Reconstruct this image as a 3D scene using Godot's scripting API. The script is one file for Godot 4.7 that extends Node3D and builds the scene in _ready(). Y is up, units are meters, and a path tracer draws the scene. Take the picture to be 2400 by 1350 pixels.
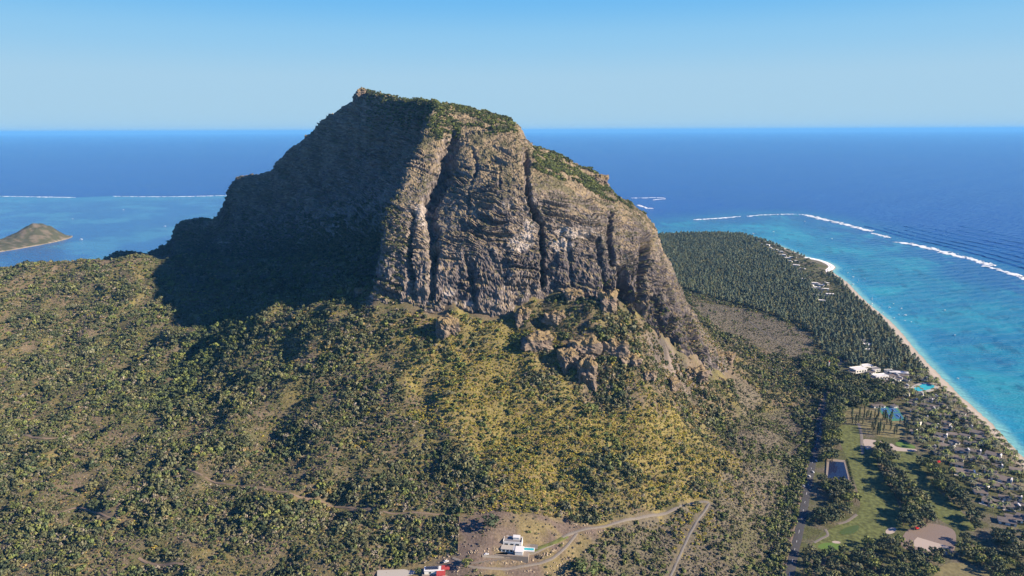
extends Node3D
# An aerial view of a basalt mountain on a coral coast. x is to the right, -z is away from the drone, y is up, metres.

const EYE := 420.0                      # height of the drone
var cam: Camera3D
var view: Basis
var rng := RandomNumberGenerator.new()
var used_names := {}
var mats := {}

# ---------------------------------------------------------------- measuring
func ray(u: float, v: float) -> Vector3:                     # line of sight to a point measured on the 2400 x 1350 photograph
	return view * Vector3((u - 1200.0) / 1600.0, (675.0 - v) / 1600.0, -1.0)
func level(u: float, v: float, h: float) -> Vector3:         # the place of that height
	var d := ray(u, v)
	return Vector3(0, EYE, 0) + d * ((h - EYE) / d.y)
func away(u: float, v: float, dist: float) -> Vector3:       # the place at that distance ahead
	var d := ray(u, v)
	return Vector3(0, EYE, 0) + d * (dist / -d.z)
func seen_at(p: Vector3) -> Vector2:                         # where a place would be measured
	var q := view.transposed() * (p - Vector3(0, EYE, 0))
	if q.z > -1.0: return Vector2(-9999, -9999)
	return Vector2(1200.0 + 1600.0 * q.x / -q.z, 675.0 - 1600.0 * q.y / -q.z)
func flat(list: Array, h: float) -> PackedVector2Array:      # polygon on level ground, as x, z
	var out := PackedVector2Array()
	for a in list:
		var p := level(a[0], a[1], h)
		out.append(Vector2(p.x, p.z))
	return out
func draped(list: Array) -> PackedVector2Array:              # polygon on the slopes, as x, z
	var out := PackedVector2Array()
	for a in list:
		var p := spot(a[0], a[1])
		out.append(Vector2(p.x, p.z))
	return out
func spot(u: float, v: float) -> Vector3:                    # where a line of sight meets the terrain
	var d := ray(u, v)
	var o := Vector3(0, EYE, 0)
	var t0 := 380.0
	var t := t0
	while t < 3400.0:
		var p := o + d * t
		if p.y < th(p.x, p.z):
			for k in 12:
				var m := (t0 + t) * 0.5
				var q := o + d * m
				if q.y < th(q.x, q.z): t = m
				else: t0 = m
			var r := o + d * t
			return Vector3(r.x, th(r.x, r.z), r.z)
		t0 = t
		t += 6.0
	return level(u, v, 6.0)

# ---------------------------------------------------------------- naming
func numbered(n: String) -> String:
	if not used_names.has(n):
		used_names[n] = 0
		return n
	used_names[n] += 1
	return "%s_%03d" % [n, used_names[n]]
func tag(o: Node3D, label: String, category: String, group := "", kind := "") -> Node3D:
	o.set_meta("label", label)
	o.set_meta("category", category)
	if group != "": o.set_meta("group", group)
	if kind != "": o.set_meta("kind", kind)
	return o
func obj(n: String, mesh: Mesh, m: Material, parent: Node = null) -> MeshInstance3D:
	var o := MeshInstance3D.new()
	o.mesh = mesh
	o.material_override = m
	if parent == null:
		o.name = numbered(n)
		add_child(o)
	else:
		o.name = n
		parent.add_child(o, true)
	return o
func thing(n: String, label: String, category: String, pos := Vector3.ZERO, turn := 0.0, group := "") -> Node3D:
	var o := Node3D.new()
	o.name = numbered(n)
	add_child(o)
	o.position = pos
	o.rotation.y = turn
	return tag(o, label, category, group)
func structure(n: String, mesh: Mesh, m: Material, label: String, category: String) -> MeshInstance3D:
	var o := obj(n, mesh, m)
	tag(o, label, category, "", "structure")
	return o

# ---------------------------------------------------------------- materials
func mat(n: String, c: Color, rough := 0.9, vertex := false) -> StandardMaterial3D:   # c holds linear base colour
	if mats.has(n): return mats[n]
	var m := StandardMaterial3D.new()
	m.resource_name = n
	m.albedo_color = c.linear_to_srgb()
	m.roughness = rough
	m.metallic_specular = 0.3
	m.vertex_color_use_as_albedo = vertex
	m.cull_mode = BaseMaterial3D.CULL_DISABLED
	mats[n] = m
	return m
func noise_tex(freq: float, octaves: int, lo: float, hi: float, seed_: int, size := 512, normal := false) -> NoiseTexture2D:
	var f := FastNoiseLite.new()
	f.noise_type = FastNoiseLite.TYPE_SIMPLEX_SMOOTH
	f.frequency = freq
	f.fractal_octaves = octaves
	f.seed = seed_
	var t := NoiseTexture2D.new()
	t.width = size
	t.height = size
	t.seamless = true
	t.noise = f
	if normal:
		t.as_normal_map = true
		t.bump_strength = hi
	else:
		var g := Gradient.new()
		g.set_color(0, Color(lo, lo, lo))
		g.set_color(1, Color(hi, hi, hi))
		t.color_ramp = g
	return t
func grained(m: StandardMaterial3D, metres: float, tex: Texture2D, bump: Texture2D = null, relief := 1.0) -> StandardMaterial3D:
	m.uv1_triplanar = true
	m.uv1_world_triplanar = true
	m.uv1_scale = Vector3.ONE / metres
	m.albedo_texture = tex
	if bump:
		m.normal_enabled = true
		m.normal_texture = bump
		m.normal_scale = relief
	return m

# ---------------------------------------------------------------- meshes
func sheet(pos: PackedVector3Array, nx: int, ny: int, colors: PackedColorArray, skip := PackedByteArray(), craggy := false) -> ArrayMesh:
	var nor := PackedVector3Array()
	nor.resize(pos.size())
	for j in ny:
		var j0: int = maxi(j - 1, 0) * nx
		var j1: int = mini(j + 1, ny - 1) * nx
		for i in nx:
			var a := pos[j * nx + mini(i + 1, nx - 1)] - pos[j * nx + maxi(i - 1, 0)]
			var b := pos[j1 + i] - pos[j0 + i]
			nor[j * nx + i] = a.cross(b).normalized()
	var idx := PackedInt32Array()
	for j in ny - 1:
		for i in nx - 1:
			var k := j * nx + i
			if skip.size() > 0 and skip[k] == 1: continue
			idx.append_array(PackedInt32Array([k, k + nx, k + 1, k + 1, k + nx, k + nx + 1]))
	var arr := []
	arr.resize(Mesh.ARRAY_MAX)
	arr[Mesh.ARRAY_VERTEX] = pos
	if not craggy: arr[Mesh.ARRAY_NORMAL] = nor
	if colors.size() > 0: arr[Mesh.ARRAY_COLOR] = colors
	arr[Mesh.ARRAY_INDEX] = idx
	var m := ArrayMesh.new()
	m.add_surface_from_arrays(Mesh.PRIMITIVE_TRIANGLES, arr)
	return m
func turned(v: PackedVector3Array, n: PackedVector3Array) -> PackedVector3Array:   # every face turned the way its normals point
	for k in range(0, v.size() - 2, 3):
		if (v[k + 2] - v[k]).cross(v[k + 1] - v[k]).dot(n[k]) < 0.0:
			var q := v[k + 1]
			v[k + 1] = v[k + 2]
			v[k + 2] = q
	return v
func done(st: SurfaceTool) -> ArrayMesh:
	st.deindex()
	var a := st.commit_to_arrays()
	return raw(a[Mesh.ARRAY_VERTEX], a[Mesh.ARRAY_NORMAL], PackedColorArray())
func raw(v: PackedVector3Array, n: PackedVector3Array, c: PackedColorArray) -> ArrayMesh:
	v = turned(v, n)
	var arr := []
	arr.resize(Mesh.ARRAY_MAX)
	arr[Mesh.ARRAY_VERTEX] = v
	if n.size() > 0: arr[Mesh.ARRAY_NORMAL] = n
	if c.size() > 0: arr[Mesh.ARRAY_COLOR] = c
	var m := ArrayMesh.new()
	m.add_surface_from_arrays(Mesh.PRIMITIVE_TRIANGLES, arr)
	return m
func lot(poly: PackedVector2Array, y: float) -> ArrayMesh:          # a level sheet cut to an outline, with a thin edge
	var v := PackedVector3Array()
	var n := PackedVector3Array()
	var tri := Geometry2D.triangulate_polygon(poly)
	for k in tri:
		v.append(Vector3(poly[k].x, y, poly[k].y))
		n.append(Vector3.UP)
	for k in poly.size():
		var a := poly[k]
		var b := poly[(k + 1) % poly.size()]
		var out := Vector3(b.y - a.y, 0, a.x - b.x).normalized()
		for q in [[a, 0.0], [b, 0.0], [b, -0.5], [a, 0.0], [b, -0.5], [a, -0.5]]:
			v.append(Vector3(q[0].x, y + q[1], q[0].y))
			n.append(out)
	return raw(v, n, PackedColorArray())
func smooth(poly: PackedVector2Array, steps := 4, closed := true) -> PackedVector2Array:
	var out := PackedVector2Array()
	var c := poly.size()
	for k in (c if closed else c - 1):
		var p0 := poly[(k - 1 + c) % c] if closed or k > 0 else poly[0]
		var p1 := poly[k]
		var p2 := poly[(k + 1) % c]
		var p3 := poly[(k + 2) % c] if closed or k < c - 2 else poly[c - 1]
		for s in steps:
			out.append(p1.cubic_interpolate(p2, p0, p3, float(s) / steps))
	if not closed: out.append(poly[c - 1])
	return out
func box(st: SurfaceTool, c: Vector3, s: Vector3, turn := 0.0) -> void:
	var b := BoxMesh.new()
	b.size = s
	st.append_from(b, 0, Transform3D(Basis(Vector3.UP, turn), c))
func prism(st: SurfaceTool, pts: Array, y0: float, y1: float) -> void:     # upright prism on an x, z outline
	var poly := PackedVector2Array()
	for p in pts: poly.append(Vector2(p[0], p[1]))
	for k in Geometry2D.triangulate_polygon(poly):
		st.set_normal(Vector3.UP)
		st.add_vertex(Vector3(poly[k].x, y1, poly[k].y))
	for k in poly.size():
		var a := poly[k]
		var b := poly[(k + 1) % poly.size()]
		st.set_normal(Vector3(b.y - a.y, 0, a.x - b.x).normalized())
		for q in [[a, y1], [b, y1], [b, y0], [a, y1], [b, y0], [a, y0]]:
			st.add_vertex(Vector3(q[0].x, q[1], q[0].y))
func tool() -> SurfaceTool:
	var st := SurfaceTool.new()
	st.begin(Mesh.PRIMITIVE_TRIANGLES)
	return st
func boxes(list: Array) -> ArrayMesh:                                       # [[centre, size, turn], ...]
	var st := tool()
	for a in list: box(st, a[0], a[1], a[2] if a.size() > 2 else 0.0)
	return done(st)

# ---------------------------------------------------------------- terrain
const GX0 := -1700.0
const GX1 := 1330.0
const GZ0 := 360.0        # distance ahead
const GZ1 := 3000.0
const CELL := 7.0
var gw := 0
var gh := 0
var heights := PackedFloat32Array()
var shore := PackedFloat32Array()          # distance inland from the waterline, same grid
var rock_top := PackedFloat32Array()       # height of the mountain's rock over the same grid
var coast := PackedVector2Array()
var road_line := PackedVector2Array()
var na := FastNoiseLite.new()
var nb := FastNoiseLite.new()
var nc := FastNoiseLite.new()

func sample(g: PackedFloat32Array, x: float, z: float) -> float:
	var fx := clampf((x - GX0) / CELL, 0.0, gw - 1.001)
	var fz := clampf((-z - GZ0) / CELL, 0.0, gh - 1.001)
	var i := int(fx)
	var j := int(fz)
	fx -= i
	fz -= j
	var k := j * gw + i
	return lerpf(lerpf(g[k], g[k + 1], fx), lerpf(g[k + gw], g[k + gw + 1], fx), fz)
func th(x: float, z: float) -> float:
	return sample(heights, x, z)
func line_distance(p: Vector2, line: PackedVector2Array) -> float:
	var best := 1e12
	for k in line.size() - 1:
		var a := line[k]
		var ab := line[k + 1] - a
		var t := clampf((p - a).dot(ab) / ab.length_squared(), 0.0, 1.0)
		best = minf(best, p.distance_squared_to(a + ab * t))
	return sqrt(best)

func build_terrain() -> void:
	# heights read along the slopes: [u, v, height]; lines of sight give the place
	var known := [
		[-150, 1400, 30], [0, 1350, 35], [400, 1350, 42], [800, 1350, 45], [1000, 1340, 46], [1200, 1345, 42], [1400, 1350, 32], [1650, 1350, 17], [1850, 1350, 8],
		[1080, 1280, 57], [1200, 1275, 54], [1350, 1240, 52], [1500, 1200, 46], [1660, 1175, 38], [1760, 1180, 20], [1870, 1180, 8],
		[0, 1100, 62], [300, 1100, 68], [600, 1100, 76], [900, 1100, 78], [1200, 1100, 78], [1450, 1080, 72], [1650, 1060, 46], [1750, 1050, 28], [1880, 1050, 8],
		[150, 1000, 76], [0, 900, 84], [300, 850, 96], [600, 900, 116], [900, 900, 128], [1200, 900, 126], [1400, 930, 112], [1600, 930, 72], [1760, 950, 24], [1880, 940, 9],
		[0, 800, 96], [300, 750, 120], [440, 850, 104], [600, 810, 138], [750, 800, 158], [900, 790, 166], [1050, 790, 168], [1200, 800, 164], [1380, 890, 126],
		[500, 765, 128], [420, 800, 118], [620, 745, 166], [700, 712, 184], [800, 690, 199], [900, 702, 203], [1040, 706, 201], [1180, 724, 194],
		[1270, 658, 221], [1400, 678, 216], [1240, 760, 179], [1330, 770, 179], [1215, 700, 203], [1130, 745, 186], [1450, 745, 184], [1300, 830, 152], [1450, 830, 150], [1540, 800, 148], [1610, 858, 104], [1700, 868, 62],
		[100, 750, 112], [100, 680, 134], [300, 680, 142], [1700, 760, 20], [1850, 800, 12], [1720, 830, 42], [1650, 740, 26], [1600, 690, 16]]
	# and distances read along the far slopes: [u, v, distance ahead]
	var far := [
		[330, 602, 1350], [200, 612, 1350], [100, 622, 1350], [0, 633, 1350], [-200, 650, 1350],
		[600, 722, 1000], [700, 700, 1010], [600, 660, 1210], [500, 655, 1300], [430, 600, 1560], [560, 605, 1430], [350, 622, 1420], [700, 610, 1330], [780, 640, 1200], [860, 600, 1220], [850, 660, 1100], [420, 700, 1150]]
	var pts := []
	for a in known: pts.append(level(a[0], a[1], a[2]))
	for a in far: pts.append(away(a[0], a[1], a[2]))
	for a in [[-900, 1500, 60], [-600, 1650, 60], [-1200, 1700, 4], [-1600, 1600, 2], [-500, 1900, 10], [-1500, 700, 40], [-900, 450, 30], [-400, 380, 30], [0, 380, 32], [300, 400, 12], [300, 1400, 60], [300, 2000, 8], [0, 1900, 40], [100, 1300, 120], [-200, 1300, 220], [600, 2400, 6], [600, 1500, 8], [800, 900, 6], [600, 380, 6], [0, 2600, 4], [900, 2500, 5]]:
		pts.append(Vector3(a[0], a[2], -a[1]))
	# multiquadric surface through them
	var n := pts.size()
	var mtx := []
	for i in n:
		var row := PackedFloat64Array()
		for j in n:
			var dx: float = (pts[i].x - pts[j].x) / 100.0
			var dz: float = (pts[i].z - pts[j].z) / 100.0
			row.append(sqrt(dx * dx + dz * dz + 0.16) + (-0.02 if i == j else 0.0))
		row.append(pts[i].y - 60.0)
		mtx.append(row)
	for i in n:
		var best := i
		for k in range(i + 1, n):
			if absf(mtx[k][i]) > absf(mtx[best][i]): best = k
		var sw = mtx[i]
		mtx[i] = mtx[best]
		mtx[best] = sw
		var pr: PackedFloat64Array = mtx[i]
		for k in range(i + 1, n):
			var rk: PackedFloat64Array = mtx[k]
			var f := rk[i] / pr[i]
			if f == 0.0: continue
			for j in range(i, n + 1): rk[j] -= f * pr[j]
			mtx[k] = rk
	var wgt := PackedFloat64Array()
	wgt.resize(n)
	for i in range(n - 1, -1, -1):
		var s: float = mtx[i][n]
		for j in range(i + 1, n): s -= mtx[i][j] * wgt[j]
		wgt[i] = s / mtx[i][i]
	var px := PackedFloat64Array()
	var pz := PackedFloat64Array()
	for p in pts:
		px.append(p.x / 100.0)
		pz.append(p.z / 100.0)
	gw = int((GX1 - GX0) / CELL) + 1
	gh = int((GZ1 - GZ0) / CELL) + 1
	# waterline round the peninsula, x and distance ahead
	for a in [[2400, 1075], [2330, 1000], [2250, 928], [2190, 868], [2150, 826], [2112, 780], [2085, 752], [2055, 728], [2020, 698], [1985, 662], [1962, 645], [1950, 636], [1958, 626], [1935, 613], [1895, 604], [1860, 590], [1815, 571], [1780, 560], [1745, 551], [1700, 545], [1600, 546], [1540, 550]]:
		var p := level(a[0], a[1], 0.0)
		coast.append(Vector2(p.x, p.z))
	coast.reverse()
	var c2 := PackedVector2Array([Vector2(-4000, -900), Vector2(-2600, -1250), Vector2(-1800, -1560), Vector2(-1300, -1660), Vector2(-900, -1760), Vector2(-500, -2050), Vector2(-250, -2400), Vector2(100, -2680), Vector2(400, -2790)])
	c2.append_array(coast)
	c2.append_array(PackedVector2Array([Vector2(640, -650), Vector2(610, -400), Vector2(560, -100), Vector2(500, 400)]))
	coast = smooth(c2, 3, false)
	var inland := coast.duplicate()
	inland.append(Vector2(-4000, 400))
	for a in [[1830, 1420], [1850, 1350], [1862, 1290], [1872, 1250], [1886, 1180], [1901, 1100], [1912, 1050], [1922, 1000], [1932, 950], [1945, 900], [1958, 866], [1985, 820]]:
		var p := level(a[0], a[1], 6.0)
		road_line.append(Vector2(p.x, p.z))
	# coarse pass (every second cell), then filled in
	heights.resize(gw * gh)
	shore.resize(gw * gh)
	for j in range(0, gh, 2):
		var z := -(GZ0 + j * CELL)
		for i in range(0, gw, 2):
			var x := GX0 + i * CELL
			var h := 60.0
			var qx := x / 100.0
			var qz := z / 100.0
			for k in n:
				var dx := qx - px[k]
				var dz := qz - pz[k]
				h += wgt[k] * sqrt(dx * dx + dz * dz + 0.16)
			var d := line_distance(Vector2(x, z), coast)
			if not Geometry2D.is_point_in_polygon(Vector2(x, z), inland): d = -d
			heights[j * gw + i] = h
			shore[j * gw + i] = d
	for g in [heights, shore]:
		for j in range(0, gh, 2):
			for i in range(1, gw, 2):
				g[j * gw + i] = (g[j * gw + i - 1] + g[j * gw + mini(i + 1, gw - 2 + gw % 2)]) * 0.5
		for j in range(1, gh, 2):
			for i in gw:
				g[j * gw + i] = (g[(j - 1) * gw + i] + g[mini(j + 1, gh - 2 + gh % 2) * gw + i]) * 0.5
		if g == heights: heights = g
		else: shore = g
	var ledge := level(1345, 755, 185.0)
	var plot := level(1160, 1290, 52.0)
	for j in gh:
		var z := -(GZ0 + j * CELL)
		var rx := road_x(-z)
		for i in gw:
			var x := GX0 + i * CELL
			var k := j * gw + i
			var h := maxf(heights[k], 2.0)
			var slope_part := smoothstep(12.0, 60.0, h) * lerpf(0.35, 1.0, smoothstep(70.0, 170.0, Vector2(x - plot.x, z - plot.z).length()))      # the house plot is graded
			# runnels down the slopes and small knolls
			var rn := na.get_noise_2d(x * 0.9 + z * 0.35, z * 0.9 - x * 0.2)
			h += slope_part * ((0.35 - absf(rn) * 1.7) * 14.0 + nb.get_noise_2d(x, z) * 3.5)
			h += smoothstep(7.0, 16.0, h) * nb.get_noise_2d(x * 4.0 + 700.0, z * 4.0) * 1.2
			h = lerpf(h, 6.0, smoothstep(rx - 70.0, rx - 12.0, x))
			# rock steps on the shoulder under the cliff
			var e := Vector2((x - ledge.x) / 95.0, (z - ledge.z) / 62.0).length()
			if e < 1.0:
				var w := smoothstep(1.0, 0.6, e)
				var hh := h + nb.get_noise_2d(x * 2.4, z * 2.4) * 9.0
				var st := hh / 17.0
				var fr := st - floorf(st)
				h = lerpf(h, (floorf(st) + smoothstep(0.35, 0.75, fr)) * 17.0, w * 0.5)
			var d := shore[k]
			if d < 90.0: h = minf(h, d * 0.09) if d > 0.0 else maxf(-5.0, d * 0.12)
			heights[k] = h
func road_x(dist: float) -> float:
	var k := 0
	while k < road_line.size() - 2 and -road_line[k + 1].y < dist: k += 1
	var a := road_line[k]
	var b := road_line[k + 1]
	return a.x + (b.x - a.x) * clampf((dist + a.y) / (a.y - b.y), -3.0, 1.4)

# ---------------------------------------------------------------- the mountain
var mpos := PackedVector3Array()
var muv := PackedVector2Array()
var mw := 0
var mh := 0

func net_columns() -> Array:
	# columns from the far left end of the ridge round to the right; each from foot to crest: [u, v, distance ahead]
	var c := []
	c.append([[222, 660, 1600], [225, 645, 1620], [228, 635, 1630], [231, 625, 1640], [234, 616, 1650], [237, 608, 1660]])
	c.append([[285, 665, 1560], [285, 645, 1590], [285, 630, 1610], [285, 615, 1635], [285, 602, 1655], [285, 590, 1680]])
	c.append([[332, 668, 1540], [330, 650, 1580], [328, 635, 1610], [327, 622, 1640], [326, 612, 1670], [325, 600, 1700]])
	c.append([[378, 668, 1530], [376, 645, 1580], [374, 628, 1630], [373, 610, 1670], [372, 595, 1700], [372, 580, 1720]])
	c.append([[405, 668, 1530], [404, 640, 1590], [403, 612, 1680], [402, 595, 1710], [402, 577, 1720], [402, 560, 1735]])
	c.append([[418, 668, 1530], [415, 635, 1600], [413, 600, 1690], [412, 570, 1715], [413, 545, 1725], [416, 527, 1740]])
	c.append([[460, 675, 1500], [458, 640, 1570], [457, 600, 1675], [456, 570, 1700], [455, 535, 1718], [455, 514, 1740]])
	c.append([[505, 682, 1450], [500, 645, 1540], [498, 605, 1650], [496, 570, 1690], [494, 540, 1708], [492, 520, 1730]])
	c.append([[545, 688, 1390], [535, 645, 1510], [528, 600, 1635], [524, 555, 1680], [521, 515, 1700], [519, 490, 1720]])
	c.append([[572, 690, 1370], [558, 645, 1490], [548, 598, 1615], [540, 540, 1675], [535, 485, 1700], [533, 452, 1715]])
	c.append([[602, 690, 1350], [588, 645, 1460], [575, 595, 1590], [560, 530, 1650], [549, 460, 1690], [545, 426, 1710]])
	c.append([[642, 690, 1310], [628, 640, 1420], [612, 585, 1555], [596, 520, 1625], [580, 450, 1675], [571, 415, 1700]])
	c.append([[690, 685, 1270], [678, 635, 1380], [660, 565, 1525], [650, 500, 1600], [640, 440, 1655], [634, 402, 1690]])
	c.append([[715, 680, 1250], [703, 630, 1350], [685, 545, 1510], [675, 480, 1580], [663, 415, 1640], [655, 373, 1680]])
	c.append([[745, 675, 1230], [735, 620, 1330], [722, 520, 1490], [716, 450, 1560], [707, 385, 1620], [700, 335, 1660]])
	c.append([[770, 672, 1215], [764, 615, 1310], [752, 500, 1475], [748, 430, 1540], [742, 360, 1600], [736, 308, 1640]])
	c.append([[780, 670, 1205], [774, 612, 1300], [764, 490, 1468], [760, 420, 1530], [754, 345, 1590], [747, 290, 1630]])
	c.append([[810, 668, 1190], [806, 605, 1285], [800, 470, 1450], [797, 400, 1505], [794, 325, 1560], [790, 261, 1600]])
	c.append([[832, 666, 1180], [829, 600, 1272], [826, 455, 1440], [826, 385, 1490], [827, 305, 1540], [828, 239, 1575]])
	c.append([[842, 665, 1172], [840, 598, 1264], [838, 450, 1434], [838, 378, 1482], [838, 292, 1530], [838, 212, 1562]])
	c.append([[858, 664, 1165], [856, 595, 1256], [852, 445, 1428], [852, 372, 1474], [852, 286, 1520], [853, 208, 1550]])
	c.append([[885, 662, 1150], [882, 590, 1240], [880, 432, 1408], [882, 360, 1448], [884, 280, 1490], [886, 215, 1515]])
	c.append([[915, 660, 1130], [912, 585, 1215], [912, 425, 1370], [922, 355, 1405], [930, 282, 1440], [936, 228, 1462]])
	c.append([[950, 660, 1100], [948, 580, 1170], [955, 425, 1310], [970, 355, 1345], [980, 285, 1370], [985, 231, 1390]])
	c.append([[965, 670, 1040], [962, 580, 1105], [985, 430, 1240], [1005, 350, 1275], [1012, 290, 1290], [1012, 233, 1310]])
	c.append([[930, 690, 955], [932, 600, 1000], [955, 490, 1080], [990, 405, 1145], [1012, 310, 1180], [1018, 240, 1210]])
	c.append([[868, 706, 880], [893, 605, 908], [910, 505, 950], [938, 422, 1000], [986, 322, 1062], [1013, 252, 1125]])
	c.append([[930, 714, 862], [945, 605, 893], [960, 512, 928], [985, 430, 975], [1025, 312, 1060], [1034, 237, 1160]])
	c.append([[1000, 716, 858], [1005, 605, 884], [1015, 512, 928], [1035, 430, 983], [1062, 312, 1068], [1062, 241, 1180]])
	c.append([[1080, 730, 852], [1080, 605, 883], [1085, 502, 918], [1092, 420, 960], [1105, 312, 1062], [1106, 250, 1190]])
	c.append([[1150, 740, 846], [1150, 605, 878], [1150, 502, 904], [1155, 420, 945], [1165, 318, 1058], [1160, 262, 1180]])
	c.append([[1200, 715, 852], [1205, 602, 878], [1202, 502, 904], [1205, 420, 940], [1206, 328, 1048], [1200, 281, 1160]])
	c.append([[1240, 685, 864], [1245, 592, 886], [1241, 502, 908], [1238, 422, 940], [1234, 350, 1036], [1228, 316, 1130]])
	c.append([[1290, 675, 868], [1295, 592, 890], [1295, 512, 910], [1287, 442, 943], [1276, 388, 1008], [1246, 337, 1160]])
	c.append([[1350, 685, 862], [1350, 602, 888], [1350, 532, 910], [1345, 472, 948], [1332, 417, 1018], [1300, 359, 1180]])
	c.append([[1410, 712, 852], [1405, 612, 890], [1405, 552, 913], [1400, 492, 953], [1386, 447, 1028], [1350, 381, 1200]])
	c.append([[1462, 765, 842], [1460, 642, 890], [1455, 572, 918], [1450, 512, 963], [1440, 472, 1038], [1400, 406, 1195]])
	c.append([[1512, 818, 842], [1506, 682, 892], [1500, 592, 928], [1495, 532, 973], [1480, 492, 1046], [1431, 447, 1178]])
	c.append([[1562, 858, 856], [1552, 732, 902], [1536, 622, 943], [1521, 562, 983], [1510, 522, 1048], [1480, 476, 1158]])
	c.append([[1612, 878, 880], [1592, 772, 918], [1562, 662, 958], [1541, 592, 998], [1532, 557, 1058], [1524, 517, 1128]])
	c.append([[1664, 886, 922], [1640, 806, 948], [1606, 722, 988], [1571, 642, 1028], [1553, 597, 1068], [1541, 567, 1128]])
	c.append([[1722, 884, 985], [1690, 832, 1005], [1650, 778, 1036], [1610, 718, 1066], [1590, 682, 1088], [1576, 645, 1130]])
	c.append([[1718, 842, 1080], [1680, 810, 1090], [1645, 768, 1105], [1606, 712, 1120], [1585, 674, 1140], [1566, 625, 1170]])
	c.append([[1640, 790, 1250], [1620, 760, 1250], [1590, 720, 1250], [1550, 650, 1250], [1510, 570, 1250], [1470, 490, 1250]])
	c.append([[1560, 750, 1450], [1545, 720, 1450], [1520, 680, 1450], [1480, 600, 1450], [1420, 520, 1430], [1380, 430, 1400]])
	return c

func crom(a: Vector3, b: Vector3, c: Vector3, d: Vector3, t: float) -> Vector3:
	return b.cubic_interpolate(c, a, d, t)

const CLEFTS := [
	# [polyline of u, v; half width in u, v units; depth in metres]
	[[[1234, 350], [1234, 375], [1237, 420], [1240, 470], [1252, 500], [1268, 520], [1270, 580], [1273, 665]], 5.5, 17.0],
	[[[1062, 325], [1052, 370], [1048, 405], [1030, 440], [1008, 475], [1008, 520], [1016, 560], [1018, 590]], 13.0, 20.0],
	[[[1016, 580], [1012, 630], [1012, 700]], 7.0, 16.0],
	[[[960, 590], [964, 640], [972, 700]], 6.0, 11.0],
	[[[968, 500], [962, 560], [960, 600]], 6.0, 7.0],
	[[[1108, 350], [1118, 385], [1100, 450], [1096, 500]], 3.5, 4.5],
	[[[1090, 600], [1105, 660], [1115, 730]], 4.5, 7.0],
	[[[1516, 560], [1508, 620], [1502, 680], [1500, 730]], 9.5, 30.0],
	[[[1455, 640], [1462, 690], [1462, 740]], 11.0, 26.0],
	[[[1535, 700], [1545, 760], [1560, 800], [1574, 860]], 8.0, 24.0],
	[[[1572, 750], [1575, 800], [1585, 860]], 9.0, 26.0],
	[[[1610, 740], [1622, 790], [1640, 860]], 7.0, 16.0],
	[[[1550, 600], [1556, 650], [1570, 710]], 5.0, 9.0],
	[[[1430, 500], [1428, 560], [1436, 620]], 5.0, 9.0],
	[[[1400, 560], [1408, 620], [1420, 690]], 5.0, 6.0],
	[[[1330, 560], [1336, 610], [1340, 670]], 4.0, 4.0],
	[[[1172, 390], [1170, 420], [1172, 440]], 3.5, 3.5],
	[[[740, 330], [742, 400], [748, 480]], 8.0, 16.0],
	[[[670, 400], [685, 470], [690, 540]], 8.0, 12.0],
	[[[880, 250], [890, 320], [900, 400]], 9.0, 14.0],
	[[[800, 300], [812, 380], [820, 450]], 8.0, 12.0]]

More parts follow.
